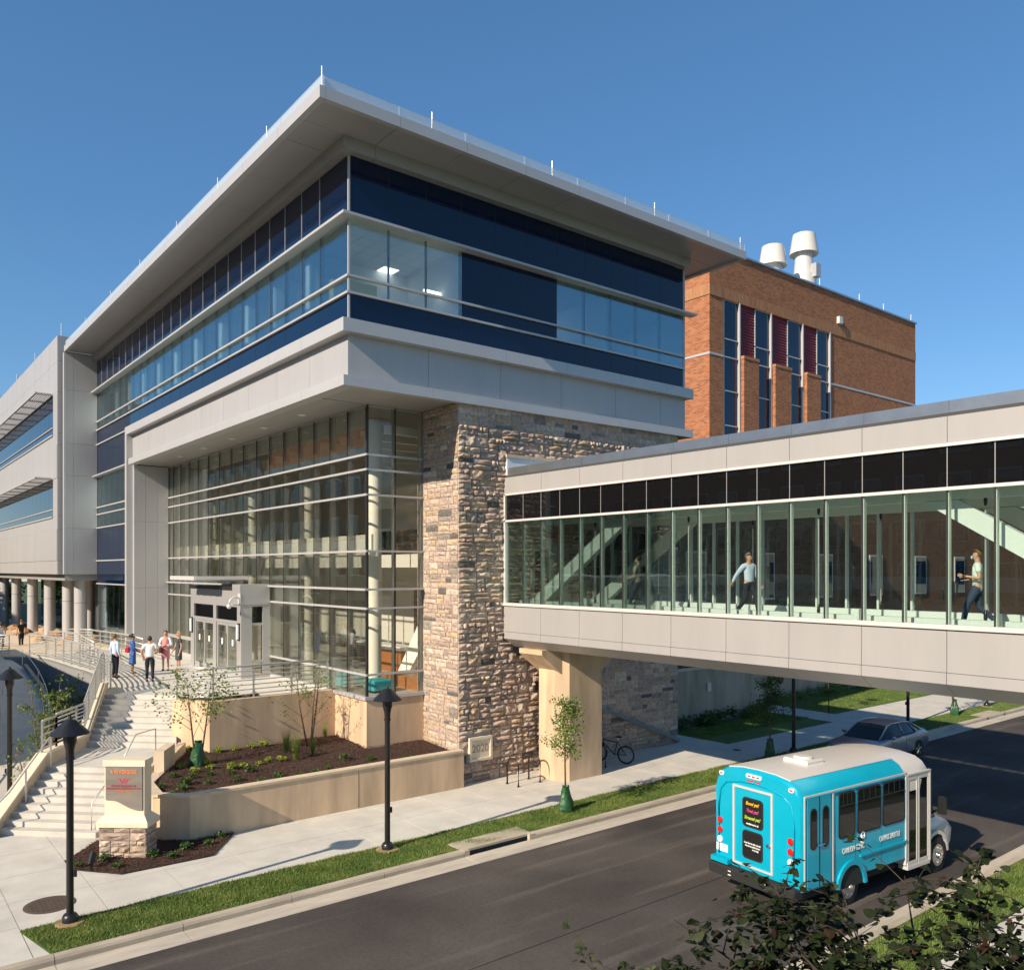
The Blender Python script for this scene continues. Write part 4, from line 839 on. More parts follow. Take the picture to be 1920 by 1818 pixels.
# ------------------------------------------------------------------ skybridge
BX0, BX1, BY0, BY1 = 17.81, 22.10, -3.0, 22.72
BR = thing('skybridge', 'enclosed glass skybridge with pale metal panels crossing the street', 'bridge', (20, 21.5, 0))
yb = [22.62 - .9215 * i for i in range(28)]
yp = [22.72, 20.75, 18.92, 17.08, 15.24, 13.40, 11.56, 9.72, 7.87, 6.03, 4.19, 2.35, .5, -1.3, -3.0]
for side, X in (('near', BX0), ('far', BX1)):
    s = 1 if side == 'near' else -1
    def bx(name, mat, d0, d1, y0, y1, z0, z1): return one(name, mat, BR, (X + s * d0, y0, z0, X + s * d1, y1, z1))
    for a, b in zip(yp, yp[1:]):
        bx('fascia_panel', 'alum_bridge', -.02, .02, b + .006, a - .006, 9.88, 10.42); bx('flashing', 'flashing', .06, .12, b + .003, a - .003, 10.42, 10.76)
        bx('panel', 'alum_bridge', -.04, .0, b + .006, a - .006, 5.13, 6.00); bx('base_panel', 'alum_bridge', -.055, .0, b + .006, a - .006, 4.89, 5.12)
        MB().extr([(X - s * .055, 4.885), (X + s * .42, 4.58), (X + s * .42, 4.62), (X - s * .0, 4.92)], 'Y', b + .006, a - .006).build('chamfer_panel', 'alum_bridge', BR)
    bx('fascia_core', 'backing', .02, .06, BY0, BY1 - .05, 9.86, 10.5); bx('panel_core', 'backing', .0, .1, BY0, BY1, 4.9, 6.02)
    bx('sill', 'alum_white', -.10, .08, BY0, BY1 - .02, 6.02, 6.12); bx('transom', 'alum_white', -.06, .03, BY0, BY1 - .05, 8.89, 8.96); bx('head', 'alum_white', -.06, .03, BY0, BY1 - .05, 9.80, 9.87)
    for i, (a, b) in enumerate(zip(yb, yb[1:])):
        if b < BY0: break
        bx('glass_pane', 'glass_bridge', .0, .012, b + .012, a - .012, 6.12, 8.89); bx('spandrel_pane', 'spandrel_black', .0, .012, b + .008, a - .008, 8.96, 9.80)
        bx('mullion', 'mullion_dark', -.03, -.001, b - .016, b + .016, 6.12, 8.89); bx('mullion_bar', 'mint', .014, .12, b - .028, b + .028, 6.12, 8.89); bx('mullion_cap', 'mullion', -.012, -.0, b - .008, b + .008, 8.96, 9.80)
    bx('end_frame', 'alum_white', -.06, .12, 22.62, 22.70, 6.1, 9.85)
one('roof', 'flashing', BR, (BX0 + .12, BY0, 10.5, BX1 - .12, BY1, 10.60)); one('ceiling', 'mint', BR, (BX0 + .16, BY0, 8.98, BX1 - .16, BY1, 9.06)); one('ceiling_void', 'backing', BR, (BX0 + .07, BY0, 9.07, BX1 - .07, BY1, 9.12)); one('floor', 'tile_floor', BR, (BX0 + .1, BY0, 5.7, BX1 - .1, BY1, 5.94)); one('underside', 'alum_bridge', BR, (BX0 + .42, BY0, 4.585, BX1 - .42, BY1, 4.66))
for y in (1, 4, 7, 10, 13, 16, 19, 22): one('end_wall_trim', 'mint', BR, (BX0 + .35, y, 5.941, BX0 + .45, y + .12, 6.35))
# trusses inside: chords, raking end braces, hanger rods
for X in (BX0 + .55, BX1 - .75):
    one('bottom_chord', 'mint', BR, (X, BY0, 5.941, X + .22, BY1 - .1, 6.2)); one('top_chord', 'mint', BR, (X, BY0, 8.74, X + .22, BY1 - .1, 8.975))
    MB().extr([(22.0, 6.2), (21.25, 6.2), (17.4, 8.73), (18.15, 8.73)], 'X', X, X + .22).build('brace', 'mint', BR); MB().extr([(8.65, 8.73), (7.9, 8.73), (3.85, 6.2), (4.6, 6.2)], 'X', X, X + .22).build('brace', 'mint', BR)
    for y in (18.95, 15.2, 11.2, 7.4):
        rd = MB().tube([(X + .11, y, 6.35), (X + .11, y, 8.5)], .02, 8).build('hanger_rod', 'steel', BR); MB().lathe([(.02, 0), (.04, .03), (.035, .14), (.02, .22)], 10, (X + .11, y, 6.2)).build('turnbuckle', 'black_metal', rd); MB().lathe([(.02, -.16), (.035, -.1), (.035, 0)], 10, (X + .11, y, 8.74)).build('turnbuckle', 'black_metal', rd)
one('end_wall', 'white_wall', BR, (BX0 + .1, 22.74, 5.9, BX1 - .1, 22.745, 9.0)); one('end_door', 'grey_wall', BR, (19.0, 22.70, 5.94, 20.8, 22.738, 8.2)); one('door_pane', 'window_dark', BR, (19.15, 22.69, 6.2, 19.8, 22.699, 8.0)); one('exit_sign', 'exit_red', BR, (19.7, 22.62, 8.4, 20.05, 22.66, 8.6))
# pier
PR = thing('bridge_pier', 'tan octagonal concrete pier carrying the skybridge over the pavement', 'pier', (19.85, 21.8, .1))
c = .36; x0, x1, y0, y1 = 18.71, 20.95, 20.78, 22.3
MB().prism([(x0 + c, y0), (x1 - c, y0), (x1, y0 + c), (x1, y1 - c), (x1 - c, y1), (x0 + c, y1), (x0, y1 - c), (x0, y0 + c)], .05, 4.58).build('shaft', 'stucco_pier', PR)
MB().extr([(18.0, 4.581), (18.0, 4.42), (18.85, 3.75), (20.8, 3.75), (21.7, 4.42), (21.7, 4.581)], 'Y', 20.95, 22.15).build('cap', 'stucco_pier', PR)

# ------------------------------------------------------------------ left wing on columns
W = thing('office_wing', 'grey metal office wing raised on round columns beyond the lobby', 'building', (10, 70, P))
wx = 9.9; wy = 56.0; we = 96.0
one('core', 'backing', W, (wx + .04, wy + .04, 6.99, 24, we, 21.1))
lev = [6.98, 7.8, 9.68, 10.47, 12.75, 14.74, 15.45, 17.88, 19.76, 21.27]
qy = [wy + i * 2.5 for i in range(17)]
for i, (a, b) in enumerate(zip(lev, lev[1:])):
    if i in (3, 6): continue
    for c_, d in zip(qy, qy[1:]): one('panel', 'alum', W, (wx - (.03 if i in (1, 4) else 0), c_ + .006, a + .006, wx + .04, d - .006, b - .006))
for zb, zt in ((10.47, 12.75), (15.45, 17.88)):
    one('panel', 'alum', W, (wx - .002, wy, zb, wx + .04, 57.3, zt)); zm = zb + .45
    for k in range(26):
        y = 57.3 + k * 1.45; one('glass_pane', 'spandrel', W, (wx + .02, y + .01, zb + .05, wx + .038, y + 1.44, zm - .02)); one('glass_pane', 'spandrel', W, (wx + .02, y + .01, zm + .02, wx + .038, y + 1.44, zt - .03))
    one('transom', 'alum_edge', W, (wx - .04, 57.3, zm - .03, wx + .03, we, zm + .03)); one('sill', 'alum_edge', W, (wx - .08, 57.3, zb - .05, wx + .03, we, zb + .03))
    sh = one('sunshade', 'alum_edge', W, (wx - .05, 57.3, zt - .02, wx + .0, we, zt + .1)); one('outer_rail', 'alum_edge', sh, (wx - .98, 57.3, zt + .02, wx - .92, we, zt + .12))
    for k in range(7): one('slat', 'alum_edge', sh, (wx - .88 + k * .12, 57.3, zt + .04, wx - .82 + k * .12, we, zt + .07))
    for k in range(14): one('bracket', 'alum_edge', sh, (wx - .92, 57.4 + k * 2.7, zt - .02, wx - .05, 57.46 + k * 2.7, zt + .12))
for a, b in zip(lev, lev[1:]): one('end_panel', 'alum', W, (wx + .001, wy - .03, a + .006, 11.9, wy + .04, b - .006))
for x in (wx + .4,): 
    for y in (57, 66, 74, 83): MB().tube([(x, y, 21.2), (x, y, 22.3)], .03, 6).build('lightning_rod', 'alum_white', W)
one('soffit', 'soffit', W, (10.3, wy, 6.6, 24, we, 6.98)); one('glass_wall', 'window_dark', W, (15.5, wy + 1, P - 1, 15.6, we, 6.6)); one('ground_wall', 'grey_wall', W, (18, wy, P - 1, 18.2, we, 6.6))
for y in (57.2, 60.8, 67.2, 74.2, 82, 89):
    cm = MB().tube([(11.4, y, 1.2), (11.4, y, 6.6)], .37, 22).build('round_column', 'alum_edge', W, smooth=R(40)); MB().tube([(11.4, y, 5.2), (11.4, y, 5.22)], .376, 22).build('joint_ring', 'backing', cm)
for y in (58, 64, 70, 77): MB().tube([(14.6, y, 1.2), (14.6, y, 6.6)], .3, 16).build('round_column', 'alum_edge', W, smooth=R(40))
# end wall of the recess, with the bright leg trim
one('end_wall_core', 'backing', W, (10.2, 55.29, 6.98, 12.2, 55.95, 20.2)); one('leg_trim', 'alum_edge', W, (10.12, 55.25, 6.98, 10.24, 55.6, 20.165))
for a, b in zip([6.98, 9.72, 12.87, 14.76, 17.96, 20.165][:-1], [9.72, 12.87, 14.76, 17.96, 20.165]):
    for x0_, x1_ in ((10.24, 10.62), (10.62, 11.93)): one('panel', 'alum', W, (x0_ + .004, 55.25, a + .006, x1_ - .004, 55.29, b - .006))

# ------------------------------------------------------------------ brick building behind
K = thing('brick_building', 'tall red brick building with tall strip windows behind the skybridge', 'building', (50, 36, 0))
kx, ky, kz = 45.93, 36.0, 27.75
rz_ = [(45.93, 27.68), (75.1, 29.77)]
def kz_(x): return 27.7
one('mass', 'backing', K, (46.3, 36.4, 0, 74.8, 60, 27.6))
def bw(name, x0, x1, z0, z1, d=0): return one(name, 'brick', K, (x0, ky - d, z0, x1, ky + .38, z1))
ZT = 29.3
bw('wall', 45.93, 47.46, 0, 26.0); bw('wall', 61.05, 75.1, 0, 26.0); bw('wall', 45.93, 75.1, 26.75, ZT); one('soldier_course', 'brick_soldier', K, (45.88, ky - .05, 26.0, 75.1, ky + .37, 26.75))
one('side_wall', 'brick', K, (45.931, 36.38, 0, 46.3, 60, 26.0)); one('side_wall', 'brick', K, (45.931, 36.38, 26.75, 46.3, 60, ZT)); one('soldier_course', 'brick_soldier', K, (45.881, 36.371, 26.0, 46.2, 60, 26.75))
one('coping', 'flashing', K, (45.8, 35.9, ZT, 75.2, 60, ZT + .14)); one('band', 'alum_edge', K, (45.9, ky - .03, 21.95, 47.46, ky + .1, 22.1)); one('band', 'alum_edge', K, (45.899, 36.101, 21.951, 46.0, 60, 22.099)); one('band', 'alum_edge', K, (61.1, ky - .03, 21.95, 75.12, ky + .1, 22.1))
wins = [(47.5, 49.3), (51.12, 53.08), (55.18, 57.2), (59.15, 61.02)]
for i, (a, b) in enumerate(wins):
    wf = MB(); zz = [0.5, 4.5, 7.3, 10.3, 13.2, 15.5, 17.3, 19.7, 22.05, 23.3, 26.0]
    for z in zz[1:]: wf.box(a, ky + .02, z - .05, b, ky + .2, z + .03)
    wf.box(a, ky + .02, .5, a + .08, ky + .2, 26); wf.box(b - .12, ky - .08, .5, b, ky + .2, 26)
    fo = wf.build('window_frame', 'alum_edge', K)
    for z0, z1 in zip(zz, zz[1:]):
        mid = (a + b) / 2
        for c0, c1 in ((a + .08, mid), (mid + .015, b - .12)): one('pane', 'spandrel', fo, (c0, ky + .1, z0 + .03, c1, ky + .12, z1 - .05))
for i, (a, b) in enumerate([(49.3, 51.12), (53.08, 55.18), (57.2, 59.15)]):
    bw('pilaster', a + .06, b - .0, 0, 22.1, .32); one('pilaster_cap', 'brick_soldier', K, (a + .03, ky - .36, 22.1, b + .03, ky + .3, 22.3))
    pn = one('metal_panel', 'maroon', K, (a, ky + .12, 22.3, b, ky + .2, 26.0))
    for k in range(18): MB().extr([(ky + .12, 22.32 + k * .204), (ky + .12, 22.5 + k * .204), (ky + .05, 22.36 + k * .204)], 'X', a + .01, b - .01).build('ridge', 'maroon', pn)
bw('parapet_return', 47.46, 61.05, 25.98, 26.0)
one('vent_box', 'alum_white', K, (62.0, ky - .25, 26.95, 62.5, ky - .001, 27.5)); one('light_band', 'stucco_far', K, (63.6, ky - .06, 18.7, 70, ky + .2, 19.4))
for (x, y) in ((60.0, 36.3), (66.0, 36.3), (70.0, 36.3), (74.9, 36.3)): MB().tube([(x, y, ZT), (x, y, ZT + .9)], .035, 6).build('lightning_rod', 'alum_white', K)
def stack(x, y, sc, z0, lab):
    t = thing('exhaust_stack', lab, 'exhaust stack', (x, y, z0), 'rooftop exhaust stacks')
    MB().lathe([(1.15 * sc, -3.5), (1.15 * sc, 0), (.95 * sc, .1), (.75 * sc, 2.6 * sc)], 24, (x, y, z0)).build('shaft', 'alum_white', t, smooth=R(35))
    MB().lathe([(1.05 * sc, 2.2 * sc), (1.36 * sc, 2.0 * sc), (1.05 * sc, 3.9 * sc), (.95 * sc, 3.95 * sc), (.9 * sc, 2.6 * sc)], 28, (x, y, z0)).build('wind_band', 'bus_white', t, smooth=R(35))
    one('motor_box', 'frame_grey', t, (x - .3 * sc, y - 1.5 * sc, z0 - .4, x + .5 * sc, y - .9 * sc, z0 + .8 * sc))
stack(63.7, 40.0, .88, 32.25, 'taller white exhaust stack with wide hood on the brick building roof'); stack(59.5, 40.2, .84, 30.45, 'shorter white exhaust stack with wide hood on the brick building roof')
# podium and far walls under the bridge
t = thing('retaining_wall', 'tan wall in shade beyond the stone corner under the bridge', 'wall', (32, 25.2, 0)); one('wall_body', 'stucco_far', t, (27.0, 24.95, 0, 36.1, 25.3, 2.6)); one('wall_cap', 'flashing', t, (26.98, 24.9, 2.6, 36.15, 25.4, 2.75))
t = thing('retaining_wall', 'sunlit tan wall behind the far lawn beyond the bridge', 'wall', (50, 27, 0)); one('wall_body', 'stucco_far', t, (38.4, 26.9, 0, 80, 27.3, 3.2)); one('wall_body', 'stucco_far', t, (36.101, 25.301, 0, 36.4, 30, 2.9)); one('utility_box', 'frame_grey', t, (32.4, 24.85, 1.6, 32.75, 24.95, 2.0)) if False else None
tag(MB().lathe([(.25, 0), (.25, .08), (.2, .1)], 18).xf(Matrix.Translation((40.5, 26.9, 1.2)) @ Matrix.Rotation(R(90), 4, 'X')).build('wall_light', 'black_metal'), 'round dark wall light on the far tan wall', 'light')
tag(one('meter_box', 'alum_white', None, (31.6, 24.86, 1.55, 31.85, 24.95, 1.95)), 'small pale box on the shaded tan wall', 'box')
POD = thing('podium_building', 'low brick block with a metal roof edge seen through the bridge glass', 'building', (55, 31, 0)); one('wall', 'brick_shaded', POD, (28, 27.4, 0, 80, 35.9, 12.3)); one('coping', 'flashing', POD, (27.9, 27.3, 12.3, 80.1, 35.8, 12.6))
for x in (33, 39, 45, 51, 57, 63): 
    o = one('window', 'alum_edge', POD, (x, 27.32, 5.6, x + 1.6, 27.41, 8.2)); one('pane', 'spandrel', o, (x + .1, 27.3, 5.7, x + 1.5, 27.319, 8.1))
FB = thing('grey_building', 'grey panelled block far behind the bridge glass', 'building', (85, 10, 0)); one('mass', 'grey_wall', FB, (82, -6, 0, 98, 26, 13))
for i in range(9):
    for j in range(3): one('window', 'spandrel', FB, (81.95, -4.5 + i * 3.3, 2.2 + j * 3.7, 81.999, -2.3 + i * 3.3, 4.4 + j * 3.7))
# across the way (outside the frame, seen only as reflections in the glass)
OB = thing('reflected_building', 'brick hospital block mirrored in the lobby glass', 'building', (-45, 50, 0)); one('wall', 'brick', OB, (-60, 18, 0, -42, 130, 22)); one('cornice', 'alum_white', OB, (-60.2, 17.8, 22, -41.7, 130.2, 23)); one('band', 'alum_white', OB, (-41.999, 18, 5.2, -41.8, 110, 6.6))
for i in range(26):
    for j in range(5):
        o = one('window', 'alum_white', OB, (-42, 20 + i * 4.1, 1.4 + j * 4.1, -41.85, 22.6 + i * 4.1, 3.7 + j * 4.1)); one('pane', 'glass_car', o, (-41.849, 20.1 + i * 4.1, 1.5 + j * 4.1, -41.83, 22.5 + i * 4.1, 3.6 + j * 4.1))
OC = thing('reflected_tower', 'tall brick block mirrored in the upper lobby glass', 'building', (-26, 120, 0)); one('wall', 'brick', OC, (-36, 76, 0, -20, 116, 20.5)); one('wall', 'brick', OC, (-36, 116, 0, -20, 200, 31)); one('cornice', 'alum_white', OC, (-36.2, 75.8, 20.5, -19.6, 116, 21.4)); one('band', 'alum_white', OC, (-20, 76, 9.6, -19.7, 200, 10.8))
for i in range(24):
    for j in range(6):
        if i < 8 and j > 3: continue
        o = one('window', 'alum_white', OC, (-20, 78 + i * 5, 1.6 + j * 4.7, -19.88, 81.4 + i * 5, 4.3 + j * 4.7)); one('pane', 'glass_car', o, (-19.879, 78.15 + i * 5, 1.75 + j * 4.7, -19.86, 81.25 + i * 5, 4.15 + j * 4.7))
SHB = thing('shade_block', 'unseen concrete block added left of the ramp to shade it', 'building', (-6, 44, 0)); one('wall', 'concrete_grey', SHB, (-14, 32.2, 0, .4, 56, 6.3)); one('parapet', 'concrete_grey', SHB, (-14.1, 32.1, 6.3, .5, 56.1, 6.85))  # invented block out of view, added only to cast shade over the ramp
for i in range(7): one('opening', 'backing', SHB, (.401, 33.5 + i * 3.1, 3.4, .45, 36 + i * 3.1, 5.2))
hm = MB(); n = 40; vs = []; fs = []
for i in range(n):
    y = -200 + i * 16
    h = 60 + 28 * math.sin(i * .35) + 14 * math.sin(i * .9 + 1)
    vs += [(-300, y, -2), (-340, y, h * .8), (-380, y, h), (-420, y, 0)]
for i in range(n - 1):
    for j in range(3): fs.append((i * 4 + j, i * 4 + j + 1, i * 4 + 5 + j, i * 4 + 4 + j))
hm.add(vs, fs); struct(hm.build('hills', 'hill', smooth=True))

# ------------------------------------------------------------------ railings
def polylen(pts): return sum((Vector(b) - Vector(a)).length for a, b in zip(pts, pts[1:]))
def along(pts, d):
    for a, b in zip(pts, pts[1:]):
        a, b = Vector(a), Vector(b); l = (b - a).length
        if d <= l: return a.lerp(b, d / l)
        d -= l
    return Vector(pts[-1])
def railing(label, pts, h=1.07, nr=8, sp=1.4, r=.021, post=.028, name='railing', first=.12):
    t = thing(name, label, 'railing', pts[0]); L = polylen(pts); n = max(1, round(L / sp))
    for i in range(n + 1):
        p = along(pts, L * i / n); one('post', 'rail_paint', t, (p.x - post, p.y - post * .6, p.z - .02, p.x + post, p.y + post * .6, p.z + h))
    for k in range(nr):
        z = first + (h - .03 - first) * k / (nr - 1) if nr > 1 else h
        MB().tube([(x, y, zz + z) for x, y, zz in pts], r if k < nr - 1 else .026, 6).build('rail', 'rail_paint', t, smooth=True)
    MB().tube([(x, y, zz + h) for x, y, zz in pts], .026, 8).build('top_rail', 'rail_paint', t, smooth=True)
    return t
e3 = [(x, y, P) for x, y in smoothpts([(7.45, 33.0)] + edge[2:9], 2)]
railing('curved pale steel railing along the outer plaza edge above the grey wall', [(x + .12, y, z) for x, y, z in e3], nr=9)
railing('far pale steel railing along the sloping walkway beyond the plaza', [(x + .1, y, pz(x, y)) for x, y in edge[9:13]], nr=8)
cr = [(x - .1, y + .1, zt + .07) for x, y, zb, zt in cw]
railing('pale steel railing with many bars beside the upper flight of stairs', resample(cr[6:13], .6), h=1.0, nr=8, sp=1.2, first=.15, r=.026)
railing('pale steel two-bar railing on the cheek wall at the landing', cr[5:7], h=.95, nr=5, sp=.9)
def hand(label, pts, name='handrail'):
    t = thing(name, label, 'handrail', pts[0]); MB().tube(pts, .022, 8).build('rail', 'rail_paint', t, smooth=True); return t
lw = []
for s in (20.9, 21.4, 22.2, 23.0, 23.5, 23.9): x, y = ST(s, interp(TL, s) + .12); lw.append((x, y, stairz(s)))
t = hand('single pale handrail on posts down the left of the lower flight', [(x, y, z + .9) for x, y, z in lw])
for x, y, z in lw[::2]: one('post', 'rail_paint', t, (x - .022, y - .022, z - .02, x + .022, y + .022, z + .9))
x, y = ST(24.9, -13.5); x2, y2 = ST(24.2, -13.75)
t = hand('short bent steel handrail on the landing above the sign', [(x, y, 1.45), (x, y, 2.3), (x2, y2, 2.25), (x2 - .6, y2 - .62, 1.50)])
x, y = ST(21.3, -13.35); x2, y2 = ST(22.2, -13.3)
hand('bent steel handrail beside the sign at the foot of the stairs', [(x, y, .12), (x, y, 1.0), (x2, y2, 1.5), (x2, y2, .8)])
railing('pale steel railing on the tan wall in front of the entrance', [(8.5, 28.25, 3.0), (9.22, 27.2, 3.0), (13.4, 27.3, 3.0)], nr=7, sp=1.4)
railing('inner plaza railing returning toward the entrance doors', [(8.5, 28.35, 3.0), (9.0, 29.7, P), (9.7, 31.3, P)], nr=2, sp=2.2, first=.6) if False else None
railing('pale steel railing beside the stepped walk left of the people', [(8.9, 41.8, P), (9.4, 47.5, P), (9.2, 50.5, pz(9, 50.5)), (8.9, 53, pz(9, 53))], nr=8, sp=1.4)
railing('pale steel railing set back near the glass bay', [(11.2, 42.5, P), (11.3, 46.0, P), (11.2, 53.5, pz(11, 53.5))], nr=4, sp=2.3, first=.3)
railing('pale railing across the recessed doorway below the glass bay', [(11.3, 53.6, pz(11, 53.5)), (11.3, 60, pz(11, 60))], nr=7, sp=1.6)
railing('short glass-side rail beside the entrance vestibule', [(13.2, 39.6, P), (13.1, 45.6, P)], nr=2, sp=6, first=.95)
rampin = [(x - .15 if i else x, y, z) for i, ((ax, ay), (x, y), z) in enumerate(RP[2:])]
t = hand('thin handrail following the ramp along the grey wall', smoothpts([(x, y, z + .95) for x, y, z in rampin], 2))
for x, y, z in rampin[::1]: one('post', 'rail_paint', t, (x - .018, y - .018, z, x + .018, y + .018, z + .95))
rampout = [(a[0] + .12, a[1], z) for a, b, z in RP[1:]]
t = hand('curved handrail on the outer side of the ramp behind the far lamp', smoothpts([(x, y, z + .95) for x, y, z in rampout], 2))
for x, y, z in rampout: one('post', 'rail_paint', t, (x - .018, y - .018, z, x + .018, y + .018, z + .95))

# ------------------------------------------------------------------ street lamps
def lamp_proto():
    t = thing('street_lamp', 'x', 'street lamp', (0, 0, 0), 'black street lamps with cone shades', local=True)
    MB().lathe([(.30, -.1), (.30, .07), (.27, .10), (.05, .10)], 22).build('footing', 'clay', t)
    MB().lathe([(.15, .10), (.15, .20), (.12, .25), (.085, .27)], 18).build('base', 'black_paint', t, smooth=R(40))
    MB().lathe([(.072, .26), (.068, 3.35), (.085, 3.36), (.085, 3.42), (.07, 3.43)], 16).build('pole', 'black_paint', t, smooth=R(40))
    MB().lathe([(.075, 3.42), (.08, 3.56), (.105, 3.66), (.125, 3.72), (.125, 3.92), (.1, 3.93)], 20).build('neck', 'black_paint', t, smooth=R(40))
    n = 16; sh = MB().lathe([(.365, 3.88), (.37, 3.895), (.10, 4.165), (.045, 4.18), (.03, 4.245), (.001, 4.25)], n); sh = sh.build('lamp_shade', 'black_paint', t, smooth=R(18))
    MB().tube([(.085, -.07, 1.0), (.085, -.07, 1.14)], .03, 8).build('hand_hole_cover', 'black_metal', t)
    return t
lamps = [((3.55, 18.78, .05), 'tall black street lamp in front of the sign and stairs'), ((10.80, 18.62, .05), 'tall black street lamp standing before the planter and lobby glass'), ((28.94, 18.62, .05), 'black street lamp pole rising under the bridge behind the bus'), ((38.1, 18.6, .05), 'black street lamp pole by the kerb beyond the silver car'), ((46.6, 18.6, .05), 'far black street lamp base near the second kerb inlet'), ((3.92, 29.5, .05), 'black street lamp beside the ramp behind the stairs')]
lp = lamp_proto()
for i, (p, lab) in enumerate(lamps):
    if i == 0: lp.location = p; lp['label'] = lab
    else: copy_tree(lp, None, p, i * .7, lab)

# ------------------------------------------------------------------ sign
S0 = Vector((4.90, 22.50, .1)); sd = Vector((.76, -.65, 0)).normalized(); sn = Vector((-sd.y, sd.x, 0))     # along the front / back into the sign
SG = thing('entrance_sign', 'cream stone sign pillar with bronze name panel on a rough stone base', 'sign', tuple(S0))
SM = Matrix(((sd.x, sn.x, 0, S0.x), (sd.y, sn.y, 0, S0.y), (0, 0, 1, S0.z), (0, 0, 0, 1)))
w_, d_ = 1.18, .56
base = MB().box(.02, .02, -.1, w_ - .02, d_ - .02, .80).xf(SM).build('stone_base', 'mortar', SG)
gq = stones(lambda u, o, z: tuple(SM @ Vector((u, .02 - o, z))), .0, w_, -.05, .80, .05, 21, hrow=(.2, .3)) + stones(lambda u, o, z: tuple(SM @ Vector((w_ - .02 + o, u, z))), .0, d_, -.05, .80, .04, 22, hrow=(.2, .3)) + stones(lambda u, o, z: tuple(SM @ Vector((.02 - o, u, z))), .0, d_, -.05, .80, .04, 23, hrow=(.2, .3))
place_stones(gq, base, 120, 'stone')
pf = [(-.06, .66), (-.06, .76), (.08, .98), (.08, 2.28)]
m = MB(); lv = [(-.06, .80), (-.06, .92), (.09, 1.08)]
vs = []; fs = []
for o, z in lv: vs += [(o, o, z), (w_ - o, o, z), (w_ - o, d_ - o, z), (o, d_ - o, z)]
for i in range(2):
    for k in range(4): fs.append((i * 4 + k, i * 4 + (k + 1) % 4, i * 4 + 4 + (k + 1) % 4, i * 4 + 4 + k))
fs += [(3, 2, 1, 0), (8, 9, 10, 11)]
m.add(vs, fs).xf(SM).build('plinth', 'cap_stone', SG)
MB().box(.09, .09, 1.08, w_ - .09, d_ - .09, 2.28).xf(SM).build('shaft', 'cap_stone', SG); MB().box(.06, .06, 2.28, w_ - .06, d_ - .06, 2.44).xf(SM).build('cap', 'cap_stone', SG)
for x in (.20, w_ - .20): MB().box(x, -.062, .805, x + .006, .0, .915).xf(SM).build('joint_line', 'coping', SG)
pan = []
for i in range(13):
    u = i / 12; x = .13 + u * (w_ - .26); z = 1.45 - .25 * (.5 - .5 * math.cos(math.pi * min(1, max(0, (u - .1) / .8)))); pan.append((x, z))
pan += [(w_ - .13, 2.27), (.13, 2.27)]
n = len(pan); vs = [(x, .06, z) for x, z in pan] + [(x, .088, z) for x, z in pan]
NP = MB().add(vs, [tuple(range(n)), tuple(range(2 * n - 1, n - 1, -1))] + [(i, n + i, n + (i + 1) % n, (i + 1) % n) for i in range(n)]).xf(SM).build('name_panel', 'sign_metal', SG)
def stx(body, size, mat, u, z, xs=1, bold=0): text('lettering', body, size, mat, NP, SM @ Matrix.Translation((u, .052, z)) @ Matrix.Rotation(R(90), 4, 'X'), bold=bold, xs=xs)
stx('4 RIVERSIDE', .125, 'orange_print', w_ / 2, 2.15, 1, .003); stx('FRALIN BIOMEDICAL', .065, 'crimson_print', w_ / 2, 1.80, 1.05); stx('RESEARCH INSTITUTE AT VTC', .065, 'crimson_print', w_ / 2, 1.735, 1.0, .001); stx('VIRGINIA TECH.', .06, 'orange_print', w_ / 2, 1.665, 1, .001)
for poly in ([(-.15, .06), (-.10, .06), (-.045, -.03), (.0, .06), (.03, .06), (-.03, -.06), (-.09, -.06)], [(.04, .06), (.16, .06), (.135, .025), (.10, .025), (.05, -.06), (-.01, -.06), (.045, .025), (.02, .025)]):
    n = len(poly); MB().add([(w_ / 2 + x, .05, 1.93 + z) for x, z in poly] + [(w_ / 2 + x, .059, 1.93 + z) for x, z in poly], [tuple(range(n)), tuple(range(2 * n - 1, n - 1, -1))] + [(i, n + i, n + (i + 1) % n, (i + 1) % n) for i in range(n)]).xf(SM).build('monogram', 'crimson_print', NP)
t = thing('spotlight', 'small black ground spotlight in the mulch before the sign', 'light', (4.55, 21.75, .13)); MB().tube([(4.55, 21.75, .1), (4.55, 21.75, .27)], .025, 8).build('stake', 'black_metal', t); MB().tube([(4.53, 21.73, .25), (4.64, 21.90, .46)], .065, 12, r2=.085).build('head', 'black_metal', t, smooth=R(40)); MB().lathe([(.10, 0), (.09, .04)], 12, (4.55, 21.75, .12)).build('base', 'black_metal', t)

# ------------------------------------------------------------------ bicycle racks and bicycle
def rack(x, y, ang, lab):
    t = thing('bike_rack', lab, 'bike rack', (x, y, .12), 'hoop bike racks'); d = Vector((math.cos(ang), math.sin(ang), 0)) * .28; p = Vector((x, y, .12)); pts = [p - d, p - d + Vector((0, 0, .62))]
    for k in range(1, 8): a = math.pi * k / 8; pts.append(p - d * math.cos(a) + Vector((0, 0, .62 + .26 * math.sin(a))))
    pts += [p + d + Vector((0, 0, .62)), p + d]; MB().tube(pts, .028, 10).build('hoop', 'black_paint', t, smooth=True)
    for q in (p - d, p + d): MB().lathe([(.06, 0), (.06, .012)], 12, tuple(q)).build('flange', 'black_paint', t)
rack(17.28, 21.60, R(93), 'black hoop bike rack below the date stone'); rack(18.24, 21.63, R(93), 'black hoop bike rack next to the tan pier'); rack(21.45, 21.75, R(93), 'black hoop bike rack with the bicycle against it')
BK = thing('bicycle', 'dark mountain bicycle locked at the rack behind the pier', 'bicycle', (22.2, 21.85, .12), local=True); BK.rotation_euler[2] = R(113)
